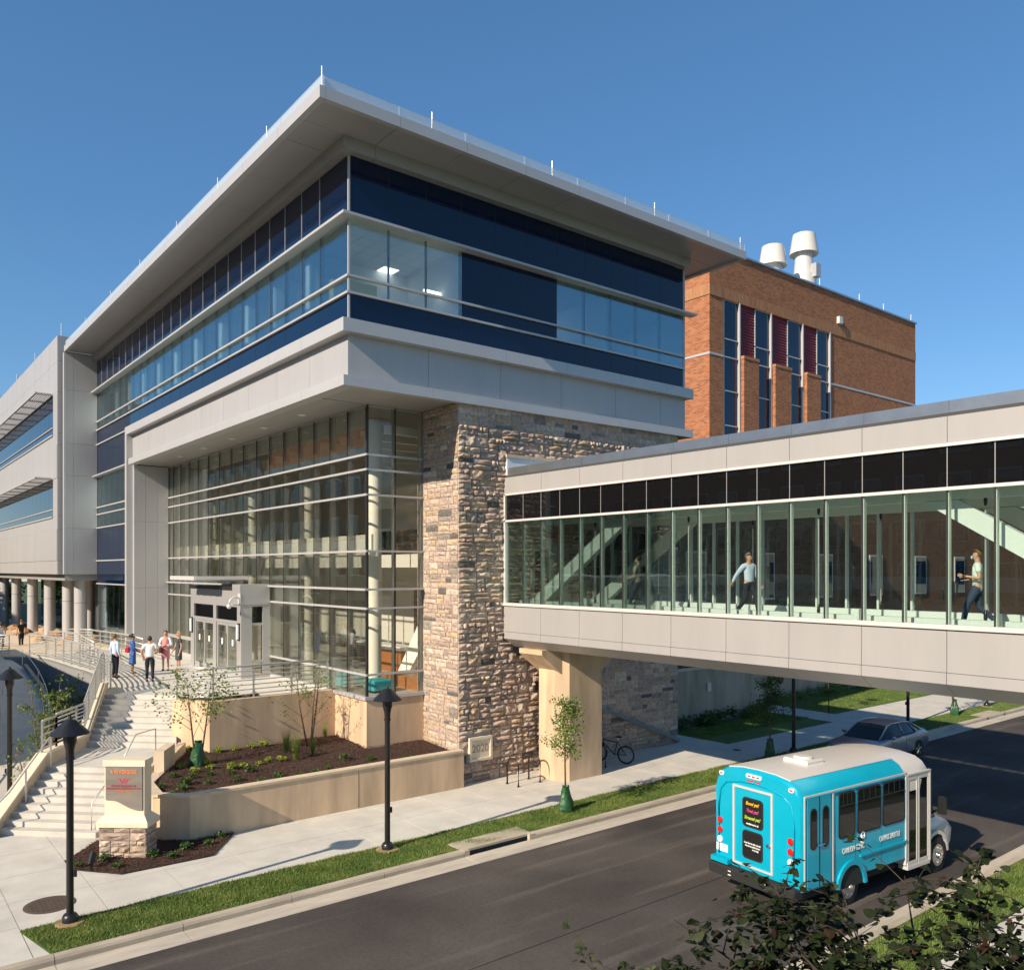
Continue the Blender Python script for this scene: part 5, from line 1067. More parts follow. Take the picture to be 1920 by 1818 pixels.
for x in (-.53, .53):
    wh = MB().torus((x, 0, .34), .315, .026, n=32).build('wheel', 'rubber', BK, smooth=True); MB().torus((x, 0, .34), .285, .010, n=32, k=6).build('rim', 'black_metal', wh, smooth=True)
    sm = MB()
    for k in range(14): a = 2 * math.pi * k / 14; sm.tube([(x, .0, .34), (x + .28 * math.cos(a), 0, .34 + .28 * math.sin(a))], .0025, 4, caps=False)
    sm.build('spokes', 'steel', wh); MB().tube([(x, -.05, .34), (x, .05, .34)], .03, 8).build('hub', 'black_metal', wh)
fm = MB()
for a, b, r in (((-.53, .05, .34), (-.08, 0, .30), .012), ((-.53, -.05, .34), (-.08, 0, .30), .012), ((-.53, .05, .34), (-.20, 0, .78), .01), ((-.53, -.05, .34), (-.20, 0, .78), .01), ((-.08, 0, .30), (-.22, 0, .84), .019), ((-.08, 0, .30), (.36, 0, .72), .024), ((-.20, 0, .76), (.34, 0, .83), .02)): fm.tube([a, b], r, 8)
fm.build('frame', 'denim', BK, smooth=R(40))
MB().tube([(.33, 0, .90), (.37, 0, .70), (.40, .055, .60), (.53, .055, .34)], .018, 8).tube([(.40, -.055, .60), (.53, -.055, .34)], .018, 8).build('fork', 'black_metal', BK, smooth=True)
MB().tube([(.32, -.33, 1.0), (.36, -.15, .98), (.33, 0, .96), (.36, .15, .98), (.32, .33, 1.0)], .014, 8).build('handlebar', 'black_metal', BK, smooth=True); MB().tube([(-.22, 0, .84), (-.24, 0, .95)], .014, 8).build('seat_post', 'steel', BK); MB().ball((-.25, 0, .97), .14, .07, .035).build('saddle', 'rubber', BK, smooth=True); MB().torus((-.08, 0, .30), .085, .008, n=20, k=5).tube([(-.08, .06, .30), (-.02, .06, .16)], .01, 6).tube([(-.08, -.06, .30), (-.14, -.06, .44)], .01, 6).build('crank', 'steel', BK)

# ------------------------------------------------------------------ trees and plants
def leafcloud(m, r, centres, n, rad, size, flat=.75, curl=.25):
    for _ in range(n):
        c = r.choice(centres); rr = rad * r.random() ** .5; th = r.uniform(0, 6.283); ph = math.acos(r.uniform(-1, 1))
        p = Vector((c[0] + rr * math.sin(ph) * math.cos(th), c[1] + rr * math.sin(ph) * math.sin(th), c[2] + rr * math.cos(ph) * flat))
        a = Vector((r.gauss(0, 1), r.gauss(0, 1), r.gauss(-.2, .6))).normalized(); b = a.cross(Vector((r.gauss(0, 1), r.gauss(0, 1), r.gauss(0, 1)))).normalized(); nrm = a.cross(b)
        l = size * r.uniform(.6, 1.3); w = l * .38
        m.add([p, p + a * l * .5 + b * w + nrm * l * curl * .3, p + a * l, p + a * l * .5 - b * w + nrm * l * curl * .3], [(0, 1, 2), (0, 2, 3)])
def sapling(label, x, y, z0, h, stems, leafn, leafsize, rad, lmat, seed, lean=(0, 0), group='young trees', bag=True, trunk=.35, name='young_tree', spread=.5, bark='bark'):
    t = thing(name, label, 'tree', (x, y, z0), group); r = random.Random(seed); tips = []; tm = MB()
    for s in range(stems):
        a0 = 6.283 * s / stems + r.uniform(0, 1); bx_, by_ = (.07 * math.cos(a0), .07 * math.sin(a0)) if stems > 1 else (0, 0); dx, dy = lean[0] + math.cos(a0) * (.12 if stems > 1 else 0), lean[1] + math.sin(a0) * (.12 if stems > 1 else 0)
        top = Vector((x + bx_ + dx * h * 1.2, y + by_ + dy * h * 1.2, z0 + h * .95)); b0 = Vector((x + bx_, y + by_, z0 - .05)); mid = b0.lerp(top, .5) + Vector((r.uniform(-.06, .06), r.uniform(-.06, .06), 0))
        tm.tube([b0, mid, top], [.022 + .006 * h * .5, .016 + .003 * h, .005], 7)
        for k in range((20 if leafn > 900 else 9) if stems == 1 else (9 if stems < 3 else 7)):
            f = trunk + (1 - trunk) * (k % 9 + r.random() * .8) / 9; q = b0.lerp(mid, f * 2) if f < .5 else mid.lerp(top, f * 2 - 1); a = r.uniform(0, 6.283); L = rad * spread * 2 * (1.15 - f) * r.uniform(.6, 1.15) + .1
            e = q + Vector((math.cos(a) * L, math.sin(a) * L, L * r.uniform(.5, 1.0))); e2 = q.lerp(e, .55) + Vector((0, 0, .05 * L)); tm.tube([q, e2, e], [.009, .006, .003], 5, caps=False); tips += [tuple(e), tuple(e2), tuple(q.lerp(e, .8))]
        tips.append(tuple(top))
    tm.build('trunk', bark, t, smooth=True, fix=False); m = MB(); leafcloud(m, r, tips, leafn, rad * .32, leafsize); m.build('crown', lmat, t, fix=False)
    return t
def bag(x, y, z, lab, h=.75, seed=1):
    r = random.Random(seed); vs = []; fs = []; prof = [(.21, -.05), (.235, .10), (.215, .28), (.165, .46), (.13, .60), (.105, .72), (.12, .77)]; n = 16
    for i, (rr, zz) in enumerate(prof):
        for k in range(n): a = 6.283 * k / n; f = 1 + r.uniform(-.12, .12) + .13 * math.cos(4 * a + i * .7); vs.append((x + rr * f * math.cos(a), y + rr * f * math.sin(a) * .85, z + zz * h / .75 + r.uniform(-.01, .01)))
    for i in range(len(prof) - 1):
        for k in range(n): fs.append((i * n + k, i * n + (k + 1) % n, (i + 1) * n + (k + 1) % n, (i + 1) * n + k))
    fs.append(tuple(range(n)))
    o = MB().add(vs, fs).build('watering_bag', 'bag_green', smooth=R(25)); tag(o, lab, 'watering bag', 'green tree watering bags'); return o
sapling('slim young tree in a green bag before the tan pier', 16.60, 18.25, .12, 3.35, 1, 1900, .075, .95, 'leaf_young', 31, trunk=.44, spread=.42); bag(16.60, 18.25, .12, 'green watering bag at the young tree before the pier', seed=31)
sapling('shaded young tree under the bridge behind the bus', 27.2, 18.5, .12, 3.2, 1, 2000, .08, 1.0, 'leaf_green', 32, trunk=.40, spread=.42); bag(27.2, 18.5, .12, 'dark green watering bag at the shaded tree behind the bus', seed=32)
sapling('thin young tree on the far lawn under the bridge', 38.2, 20.9 + 1.7, .12, 3.6, 1, 500, .09, .8, 'leaf_green', 33, trunk=.6); 
sapling('young tree by the far kerb with crown hidden by the bridge', 42.6, 18.5, .12, 3.6, 2, 700, .09, .9, 'leaf_young', 34, trunk=.5); bag(42.6, 18.5, .12, 'green watering bag on the far verge beyond the bridge', seed=34)
sapling('two-stemmed sparse young tree in the mulch bed with a green bag', 8.35, 25.7, 1.28, 2.9, 2, 900, .085, 1.3, 'leaf_young', 35, lean=(.03, .02), trunk=.3, spread=.55); bag(8.35, 25.7, 1.26, 'green watering bag in the raised mulch bed by the stairs', h=.8, seed=35)
sapling('thin bare-looking young tree before the pedestal of the lobby glass', 12.2, 26.2, 1.3, 2.9, 3, 420, .075, 1.1, 'leaf_young', 36, trunk=.2, spread=.5)
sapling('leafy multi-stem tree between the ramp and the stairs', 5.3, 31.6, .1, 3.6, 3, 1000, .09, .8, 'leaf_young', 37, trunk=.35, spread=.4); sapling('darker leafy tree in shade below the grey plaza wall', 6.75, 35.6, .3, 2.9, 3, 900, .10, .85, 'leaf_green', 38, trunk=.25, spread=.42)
sapling('low sparse young tree beside the ramp next to the lamp', 4.4, 29.3, .1, 1.9, 2, 300, .085, .7, 'leaf_young', 39, trunk=.3)
for i, (x, y, h) in enumerate(((2.0, 86, 10), (-3, 92, 12), (5.5, 98, 11), (9, 112, 13), (13.5, 118, 12))):
    t = thing('background_tree', 'green tree beyond the columns of the left wing, number %s from the walkway' % ('one two three four five'.split()[i]) if False else ['bright green tree at the far left beyond the columns', 'tall green tree outside the far left columns', 'green tree seen between the left wing columns', 'dark green tree far behind the left wing columns', 'green tree closing the view behind the columns'][i], 'tree', (x, y, 0), 'trees beyond the wing'); r = random.Random(50 + i)
    MB().tube([(x, y, 0), (x + .2, y, h * .5), (x, y, h * .8)], [.3, .2, .08], 8).build('trunk', 'bark_dark', t); cs = [(x + r.gauss(0, 2.0), y + r.gauss(0, 2.0), h * .55 + r.uniform(-.4, .4) * h) for _ in range(26)]
    m = MB(); leafcloud(m, r, cs, 4200, 1.6, .4); m.build('crown', 'leaf_green', t, fix=False)
def hedge(label, x0, y0, x1, y1, h, n, mat, seed):
    r = random.Random(seed); t = thing('hedge', label, 'hedge', ((x0 + x1) / 2, (y0 + y1) / 2, .1)); k = int((x1 - x0 + y1 - y0) * 3); cs = [(r.uniform(x0, x1), r.uniform(y0, y1), .1 + r.uniform(.1, h)) for _ in range(max(12, k))]
    m = MB(); leafcloud(m, r, cs, n, .4, .11); m.build('foliage', mat, t, fix=False)
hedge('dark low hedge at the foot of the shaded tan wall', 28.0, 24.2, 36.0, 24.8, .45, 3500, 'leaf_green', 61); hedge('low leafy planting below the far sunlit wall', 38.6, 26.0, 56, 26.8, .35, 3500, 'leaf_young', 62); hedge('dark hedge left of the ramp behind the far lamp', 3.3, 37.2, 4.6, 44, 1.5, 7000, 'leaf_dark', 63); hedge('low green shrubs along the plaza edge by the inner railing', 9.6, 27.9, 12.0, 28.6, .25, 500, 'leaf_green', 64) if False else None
# small bed plants: three kinds, copied
def plant_proto(name, kind, seed):
    t = thing(name, 'x', 'plant', (0, 0, 0), local=True); r = random.Random(seed); m = MB()
    if kind == 'lime' or kind == 'green': leafcloud(m, r, [(r.uniform(-.11, .11), r.uniform(-.11, .11), .06 + r.uniform(0, .12)) for _ in range(14)], 150, .07, .075)
    else:
        for _ in range(130): a = r.uniform(0, 6.283); l = r.uniform(.35, .75); s = r.uniform(.02, .16); b = r.uniform(0, .05); w = .006; m.add([(b * math.cos(a) - w, b * math.sin(a), 0), (b * math.cos(a) + w, b * math.sin(a), 0), (s * math.cos(a), s * math.sin(a), l)], [(0, 1, 2)])
    m.build('foliage', {'lime': 'leaf_lime', 'green': 'leaf_green', 'grassy': 'leaf_young'}[kind], t, fix=False); MB().tube([(0, 0, -.05), (0, 0, .12)], .008, 5).build('stem', 'bark', t); return t
def scatter(proto, spots, label, group):
    for i, (x, y, z, s) in enumerate(spots):
        o = proto if i == 0 else copy_tree(proto, None); o.location = (x, y, z); o.rotation_euler[2] = i * 1.7; s *= .85 if 'bed' in proto.name else 1; o.scale = (s, s, s * (.9 + .2 * ((i * 37) % 10) / 10)); o['label'] = label; o['group'] = group
def PX(px, py, z):
    """a point of the plane at height z given by its place in the survey picture"""
    rx, rz = (px - 960) / FPX, (HOR - py) / FPX; t = (z - CZ) / rz; return ((rx * .7815 + .6239) * t, (.7815 - rx * .6239) * t)
zoomp = lambda a, b: (270 + a / 3.2, 1320 + b / 3.2)
lime = [(230, 395), (305, 415), (365, 375), (400, 395), (455, 310), (490, 290), (545, 300), (380, 295), (275, 300), (590, 385), (690, 370), (750, 350), (825, 345), (640, 250), (645, 285), (720, 240), (718, 270), (520, 395), (115, 395)]
green = [(180, 445), (245, 480), (100, 500), (235, 510), (300, 445), (390, 430), (385, 475), (565, 455), (635, 405), (705, 455), (800, 430), (830, 450), (930, 425), (1020, 410), (1105, 385), (180, 535), (520, 420), (1200, 330), (1360, 330), (1580, 320)]
sp = []
for a, b in lime: x, y = PX(*zoomp(a, b), 1.26); sp.append((x, y, zbed(x, y), random.uniform(.8, 1.15)))
scatter(plant_proto('bed_plant', 'lime', 71), sp, 'small lime green plant in the raised mulch bed', 'lime plants in the raised bed')
sp = []
for a, b in green: x, y = PX(*zoomp(a, b), 1.26); sp.append((x, max(y, 22.85), zbed(x, y), random.uniform(.7, 1.1)))
scatter(plant_proto('bed_plant', 'green', 72), sp, 'small dark green plant in the raised mulch bed', 'green plants in the raised bed')
sp = []
for a, b, s in ((855, 300, 1.25), (910, 335, 1.3), (1013, 310, .95), (1085, 220, .8)): x, y = PX(*zoomp(a, b), 1.26); sp.append((x, y, zbed(x, y), s))
scatter(plant_proto('ornamental_grass', 'grassy', 73), sp, 'upright tuft of green ornamental grass in the raised bed', 'grass tufts in the raised bed')
sp = [(4.35, 22.05, .14, .8), (4.95, 22.15, .14, 1.0), (5.05, 21.45, .14, .8), (5.95, 21.7, .14, 1.0), (6.3, 21.3, .14, .9), (6.75, 21.75, .14, 1.1), (7.3, 21.75, .14, .9), (7.75, 22.1, .14, .9)]
scatter(plant_proto('bed_plant', 'green', 74), sp, 'small green plant in the low mulch bed around the sign', 'green plants by the sign')
sp = [(8.9, 28.7, P, 1.4), (9.6, 27.9, P, 1.5), (10.3, 27.8, P, 1.4), (10.9, 27.8, P, 1.3)]
scatter(plant_proto('bed_plant', 'green', 75), sp, 'low green plant behind the railing in front of the entrance', 'plants behind the railing')
struct(MB().prism([(9.35, 27.5), (11.4, 27.5), (11.2, 28.4), (10.2, 28.8), (9.0, 28.9)], P, P + .03).build('planting_bed', 'mulch'))
# foreground redbud branches
RB = thing('redbud_tree', 'dark heart-leaved tree crown in front of the bus, lowest in the view', 'tree', (6.6, 3.2, 0)); r = random.Random(91)
tm = MB(); base_ = Vector((6.7, 2.6, 0)); fork = Vector((6.5, 2.95, 2.9)); tm.tube([base_, (6.6, 2.8, 1.5), fork], [.09, .075, .06], 9); twigs = []
for tx, ty, tz in ((4.55, 4.75, 4.15), (5.1, 4.35, 4.5), (5.55, 3.95, 4.72), (5.65, 3.8, 4.80), (6.1, 3.5, 4.75), (6.5, 3.2, 4.85), (6.95, 2.85, 4.95), (7.05, 2.75, 4.85), (7.3, 2.6, 4.6), (6.0, 3.3, 4.45), (5.2, 4.0, 4.2), (6.9, 2.4, 4.3), (5.4, 4.5, 4.0), (7.5, 3.1, 4.3), (6.3, 3.9, 4.3), (5.9, 4.1, 4.5), (6.6, 2.7, 4.35), (7.2, 2.3, 4.4), (6.0, 3.0, 4.1), (4.75, 4.55, 4.0), (7.6, 2.2, 4.6), (5.8, 3.6, 4.6)):
    e = Vector((tx, ty, tz)); mid = fork.lerp(e, .5) + Vector((r.uniform(-.15, .15), r.uniform(-.15, .15), r.uniform(.0, .2))); q = [fork, fork.lerp(mid, .5), mid, mid.lerp(e, .5) + Vector((r.uniform(-.08, .08), r.uniform(-.08, .08), 0)), e]; tm.tube(q, [.03, .022, .015, .008, .003], 6, caps=False)
    for k in range(13):
        f = r.uniform(.3, 1); b = mid.lerp(e, (f - .35) / .65); tip = b + Vector((r.gauss(0, .26), r.gauss(0, .26), r.uniform(-.05, .28))); tm.tube([b, b.lerp(tip, .5) + Vector((0, 0, .03)), tip], [.006, .004, .002], 4, caps=False); twigs.append((b, tip))
tm.build('trunk', 'bark_dark', RB, fix=False, smooth=True)
heart = [(0, 0), (.22, .16), (.46, .20), (.44, .52), (.26, .80), (0, 1.0)]
def heartleaf(m, p, out, size, r):
    a = (out + Vector((r.gauss(0, .5), r.gauss(0, .5), r.gauss(-.55, .45)))).normalized(); b = a.cross(Vector((r.gauss(0, .4), r.gauss(0, .4), 1))).normalized(); nn = a.cross(b); fold = r.uniform(.05, .3)
    pts = [p + a * (v - .0) * size for u, v in heart]; L_ = [p + a * v * size + b * u * size + nn * abs(u) * fold * size for u, v in heart[1:5]]; R__ = [p + a * v * size - b * u * size + nn * abs(u) * fold * size for u, v in heart[1:5]]
    o = [p + a * .13 * size] + L_ + [p + a * size]; m.add(o + R__, [(0, 1, 2), (0, 2, 3), (0, 3, 4), (0, 4, 5), (0, 7, 6), (0, 8, 7), (0, 9, 8), (0, 5, 9)])
ld1, ld2, ld3 = MB(), MB(), MB()
for b, tip in twigs:
    n = r.randint(9, 15)
    for k in range(n):
        p = b.lerp(tip, r.uniform(.1, 1.0)) + Vector((r.gauss(0, .03), r.gauss(0, .03), r.gauss(0, .03))); pale = r.random() < (.8 if p.x < 5.15 else .10)
        heartleaf(ld2 if pale else (ld3 if r.random() < .05 else ld1), p, (tip - b).normalized(), r.uniform(.05, .10), r)
ld1.build('crown', 'leaf_dark', RB, fix=False); stuff(ld2.build('foliage', 'leaf_pale', RB, fix=False)); stuff(ld3.build('foliage', 'leaf_rust', RB, fix=False))

# ------------------------------------------------------------------ shuttle bus (local x forward, y left, z up; rear face at x = 0)
BUS = thing('shuttle_bus', 'bright blue shuttle bus with white roof driving away down the street', 'bus', (15.36, 10.80, 0), local=True, rz=R(-4.5)); BUS.scale = (0.965, 1, 1.035)
hw = 1.17
def sect(z0=.62, grow=0):
    p = [(-hw, z0), (-hw - .0, 1.2), (-hw - .01, 2.30), (-hw + .05, 2.52), (-hw + .16, 2.66), (-hw + .34, 2.755), (-.45, 2.81), (0, 2.825)]
    return p + [(-y, z) for y, z in p[-2::-1]]
def loft(secs, xs):
    n = len(secs[0]); vs = []; fs = []
    for s, x in zip(secs, xs): vs += [(x, y, z) for y, z in s]
    for i in range(len(xs) - 1):
        for k in range(n - 1): fs.append((i * n + k, (i + 1) * n + k, (i + 1) * n + k + 1, i * n + k + 1))
    fs += [tuple(range(n)), tuple((len(xs) - 1) * n + k for k in range(n - 1, -1, -1))]
    return vs, fs
sq = sect()
def shrink(s, f, dz): return [(y * f, .62 + (z - .62) * (1 - dz)) for y, z in s]
xsb = [0, .05, .14, 3.9]; secs = [shrink(sq, .955, .03), shrink(sq, .985, .01), sq, sq]
vs, fs = loft(secs, xsb)
body = MB().add(vs, fs).build('body', 'bus_cyan', BUS, smooth=R(28))
# white roof skin sits on the shoulders
rs = [(y, z + .008) for y, z in sq if z > 2.74]; n = len(rs); vs = []; fs = []
for x in (.10, 3.9): vs += [(x, y, z) for y, z in rs] + [(x, y, z - .03) for y, z in rs]
for k in range(n - 1): fs += [(k, k + 1, 2 * n + k + 1, 2 * n + k)]
fs += [tuple(range(n)) + tuple(range(2 * n - 1, n - 1, -1)), tuple(range(2 * n, 3 * n)) + tuple(range(4 * n - 1, 3 * n - 1, -1))]
MB().add(vs, fs).build('roof', 'bus_white', BUS, smooth=R(30))
# white cab cap and cab
capsec = lambda f, zt: [(y * f, 1.0 + (z - .62) * (zt - 1.0) / 2.205) for y, z in sq]
vs, fs = loft([sect(.45), sect(.45), [(y * .99, .45 + (z - .45) * .985) for y, z in sect(.45)], [(y * .95, .45 + (z - .45) * .92) for y, z in sect(.45)], [(y * .88, .45 + (z - .45) * .74) for y, z in sect(.45)]], [3.9, 4.5, 4.9, 5.08, 5.2])
MB().add(vs, fs).build('cab_cap', 'bus_white', BUS, smooth=R(28))
hood = [[(-.98, .45), (-1.0, .9), (-.95, 1.15), (-.6, 1.95 - .25), (.6, 1.95 - .25), (.95, 1.15), (1.0, .9), (.98, .45)], [(-.98, .45), (-1.02, .9), (-.95, 1.18), (-.7, 1.32), (.7, 1.32), (.95, 1.18), (1.02, .9), (.98, .45)], [(-.95, .45), (-.98, .85), (-.9, 1.05), (-.6, 1.16), (.6, 1.16), (.9, 1.05), (.98, .85), (.95, .45)], [(-.85, .5), (-.88, .8), (-.8, .92), (-.5, 1.0), (.5, 1.0), (.8, .92), (.88, .8), (.85, .5)]]
vs, fs = loft(hood, [5.0, 5.55, 6.2, 6.5]); MB().add(vs, fs).build('hood', 'bus_white', BUS, smooth=R(35))
MB().add([(5.1, -.8, 1.9), (5.1, .8, 1.9), (5.6, .72, 1.34), (5.6, -.72, 1.34)], [(0, 1, 2, 3)]).build('windscreen', 'window_dark', BUS)
MB().add([(5.06, -1.03, 1.25), (5.06, -1.0, 2.0), (5.2, -.99, 1.95), (5.5, -1.0, 1.25)], [(0, 1, 2, 3)]).build('cab_window', 'window_dark', BUS)
def sbox(name, mat, x0, x1, z0, z1, d0, d1, par=BUS): return one(name, mat, par, (x0, -hw - d1, z0, x1, -hw - d0, z1))
def rrect(x0, x1, z0, z1, r, n=5):
    out = []
    for cx, cz, a0 in ((x1 - r, z0 + r, -90), (x1 - r, z1 - r, 0), (x0 + r, z1 - r, 90), (x0 + r, z0 + r, 180)):
        for k in range(n + 1): a = R(a0 + 90 * k / n); out.append((cx + r * math.cos(a), cz + r * math.sin(a)))
    return out
def plate(pts, f, d0, d1):
    n = len(pts); return MB().add([f(u, w, d0) for u, w in pts] + [f(u, w, d1) for u, w in pts], [tuple(range(n)), tuple(range(2 * n - 1, n - 1, -1))] + [(i, (i + 1) % n, n + (i + 1) % n, n + i) for i in range(n)])
side = lambda u, w, d: (u, -hw - d, w); rear = lambda u, w, d: (-d, u, w)
for i, (a, b) in enumerate(((1.26, 1.87), (1.95, 2.86), (2.93, 3.83))):
    wf = plate(rrect(a, b, 1.47, 2.42, .09), side, .004, .02).build('window', 'rubber', BUS); plate(rrect(a + .035, b - .035, 1.505, 2.385, .07), side, .018, .024).build('pane', 'window_dark', wf)
    one('window_bar', 'black_metal', wf, (a + .03, -hw - .034, 2.14, b - .03, -hw - .024, 2.165))
    for k in range(1, 4): x = a + (b - a) * k / 4; one('window_bar', 'black_metal', wf, (x - .012, -hw - .032, 2.165, x + .012, -hw - .023, 2.39))
# rear lift doors
for a, b in ((-.0 + .16, .56), (.58, .98)):
    dr = plate([(a, .66), (b, .66), (b, 2.46), (a, 2.46)], side, .006, .022).build('side_door', 'bus_cyan', BUS); m_ = (a + b) / 2; wp_ = plate(rrect(m_ - .11, m_ + .11, 1.42, 2.25, .10), side, .02, .032).build('window', 'rubber', dr); plate(rrect(m_ - .085, m_ + .085, 1.45, 2.22, .08), side, .03, .036).build('pane', 'window_dark', wp_)
MB().tube([(.45, -hw - .06, 1.5), (.70, -hw - .06, 1.5)], .014, 6).build('door_handle', 'chrome', BUS)
sbox('door_gap', 'rubber', .555, .585, .66, 2.46, .003, .026)
for nm, b in (('trim', (.06, .10, .66, 2.49, .0, .022)), ('trim', (1.04, 1.08, .66, 2.50, .0, .022)), ('trim', (.06, 1.10, 2.49, 2.52, .0, .035)), ('drip_rail', (1.10, 3.9, 2.49, 2.52, .0, .03)), ('trim', (3.875, 3.92, .55, 2.52, .0, .025)), ('rub_rail', (2.05, 3.9, .98, 1.03, .0, .04))): sbox(nm, 'bus_trim' if nm != 'rub_rail' else 'bus_cyan', *b)
# passenger door
for a, b in ((3.96, 4.38), (4.42, 4.86)):
    dm = MB(); dm.box(a, -hw - .02, .42, a + .045, -hw + .02, 2.42); dm.box(b - .045, -hw - .02, .42, b, -hw + .02, 2.42); dm.box(a + .045, -hw - .02, .42, b - .045, -hw + .02, .52); dm.box(a + .045, -hw - .02, 2.32, b - .045, -hw + .02, 2.42)
    d_o = dm.build('entrance_door', 'bus_trim', BUS); one('pane', 'window_dark', d_o, (a + .045, -hw - .008, .52, b - .045, -hw - .002, 2.32))
sbox('door_post', 'bus_white', 4.87, 4.94, .40, 2.44, -.05, .03); sbox('door_header', 'bus_trim', 3.94, 4.94, 2.43, 2.47, -.03, .035); sbox('step', 'bus_trim', 3.94, 4.9, .34, .42, -.2, .03)
# rear face
dm = MB()
for y0, y1, z0, z1 in ((-.46, .62, 2.38, 2.43), (-.46, -.41, .80, 2.38), (.57, .62, .80, 2.38), (-.46, .62, .76, .80)): dm.box(-.03, y0, z0, .02, y1, z1)
rd = dm.build('rear_door', 'bus_trim', BUS)
for (y0, y1, z0, z1) in ((-.20, .36, 1.60, 2.22), (-.19, .36, .93, 1.53)):
    w_o = plate(rrect(y0, y1, z0, z1, .09), rear, .0, .018).build('window', 'rubber', BUS); plate(rrect(y0 + .03, y1 - .03, z0 + .03, z1 - .03, .07), rear, .016, .022).build('pane', 'black_metal', w_o)
RT = Matrix(((0, 0, -1, -.024), (-1, 0, 0, .08), (0, 1, 0, 0), (0, 0, 0, 1)))
def rtx(body, size, mat, y, z, sh=0, xs=1.0): M_ = RT.copy(); M_[1][3] = y; M_[2][3] = z; text('lettering', body, size, mat, BUS, M_, xs=xs, bold=.0015, sh=sh)
rtx('Bored yet?', .10, 'yellow_print', .08, 2.10, .25, .8); rtx('Tired yet?', .10, 'pink_print', .08, 1.95, .25, .8); rtx('Stressed yet?', .10, 'lime_print', .08, 1.80, .25, .8); rtx('mindfulness for all', .05, 'white_print', .08, 1.675, 0, .9)
rtx('Learn how to take a break', .052, 'white_print', .08, 1.27, .1, .8); rtx('from stress and feel better', .05, 'white_print', .07, 1.21, .1, .75); rtx('every day', .05, 'white_print', .0, 1.15, .1, .9)
def disc(y, z, r, mat, nm): MB().lathe([(r, 0), (r, .02), (r * .8, .035), (.001, .04)], 18).xf(Matrix.Translation((.0, y, z)) @ Matrix.Rotation(R(-90), 4, 'Y')).build(nm, mat, BUS, smooth=R(40))
for y in (1.0, -.90):
    for z, mt in ((1.57, 'red_lens'), (1.36, 'red_lens'), (1.15, 'white_lens')): disc(y, z, .075, mt, 'tail_light')
def marker(y, z, n):
    mk = plate(rrect(y - .07 * n, y + .07 * n, z - .045, z + .045, .044), rear, -.03, .02).build('marker_light', 'white_lens', BUS)
    for k in range(n): yy = y + (k - (n - 1) / 2) * .12; one('lens', 'red_lens', mk, (-.03, yy - .035, z - .015, -.018, yy + .035, z + .012))
marker(.95, 2.60, 1.2 and 1); marker(-.92, 2.60, 1); marker(.05, 2.68, 3); one('brake_bar', 'red_lens', BUS, (-.02, -.12, 2.55, .03, .24, 2.59))
one('number_plate', 'white_print', BUS, (-.012, .78, .90, .0, 1.10, 1.06)); text('lettering', '161 667L', .085, 'shirt_blue', BUS, Matrix(((0, 0, -1, -.014), (-1, 0, 0, .94), (0, 1, 0, .97), (0, 0, 0, 1))), xs=.7)
MB().cbox(-.22, -1.13, .46, .1, 1.17, .68, .03).build('bumper', 'rubber', BUS); one('plate_step', 'bus_cyan', BUS, (-.16, .66, .70, .0, 1.14, .80)); MB().ball((-.04, -.36, 1.35), .05, .06, .04).build('door_handle', 'chrome', BUS)
for y in (.55, -.45): 
    for z in (.52, .6): one('reflector', 'white_lens', BUS, (-.226, y - .04, z, -.221, y + .04, z + .02))
def stt(body, size, x, z, xs=1, bold=0): text('lettering', body, size, 'white_print', BUS, Matrix.Translation((x, -hw - .016, z)) @ Matrix.Rotation(R(90), 4, 'X'), xs=xs, bold=bold, ext=.002)
stt('CARILION CLINIC', .165, 1.80, 1.20, .62, .0); stt('CAMPUS SHUTTLE', .165, 3.22, 1.22, .62, .0)
for rr, a0, a1, dz in ((.10, 30, 300, 0), (.07, 40, 290, -.01), (.09, -60, 200, .09)):
    pts = [(2.16 + rr * .7 * math.cos(R(a0 + (a1 - a0) * k / 14)), -hw - .012, 1.33 + dz + rr * .8 * math.sin(R(a0 + (a1 - a0) * k / 14))) for k in range(15)]; MB().tube(pts, .012, 5).build('swirl_emblem', 'white_print', BUS)
def wheel(x, y, r, par, sgn):
    w = MB().tube([(x, y - .13, r), (x, y - .12, r), (x, y + .12, r), (x, y + .13, r)], [r * .86, r, r, r * .86], 26).build('wheel', 'rubber', par, smooth=R(50)); MB().tube([(x, y + sgn * .10, r), (x, y + sgn * .137, r)], r * .62, 20).build('rim', 'steel', w, smooth=R(50)); MB().tube([(x, y + sgn * .13, r), (x, y + sgn * .20, r)], r * .22, 12, r2=r * .15).build('hub', 'chrome', w, smooth=R(50))
    for k in range(8): a = 6.283 * k / 8; MB().tube([(x + r * .42 * math.cos(a), y + sgn * .13, r + r * .42 * math.sin(a)), (x + r * .42 * math.cos(a), y + sgn * .155, r + r * .42 * math.sin(a))], .016, 6).build('lug_nut', 'chrome', w)
for x in (1.72, 5.42): wheel(x, -.98, .40, BUS, -1); wheel(x, .98, .40, BUS, 1)
def arch(x, r0, r1, mat):
    vs = []; fs = []; n = 14
    for k in range(n + 1):
        a = math.pi * k / n
        for rr in (r0, r1): 
            for d in (.0, .05): vs.append((x + rr * math.cos(a), -hw - d if mat == 'bus_cyan' else -1.04 - d, .42 + rr * math.sin(a)))
    for k in range(n):
        q = k * 4; fs += [(q + 1, q + 3, q + 7, q + 5), (q, q + 4, q + 6, q + 2), (q, q + 1, q + 5, q + 4), (q + 2, q + 6, q + 7, q + 3)]
    return MB().add(vs, fs).build('wheel_arch', mat, BUS)
cp = [(-.98, .85), (-1.0, 1.9), (-.93, 2.28), (-.72, 2.44), (-.3, 2.53), (.05, 2.55), (.4, 2.53), (.82, 2.44), (.98, 2.26), (1.03, 1.9), (1.02, .85)]
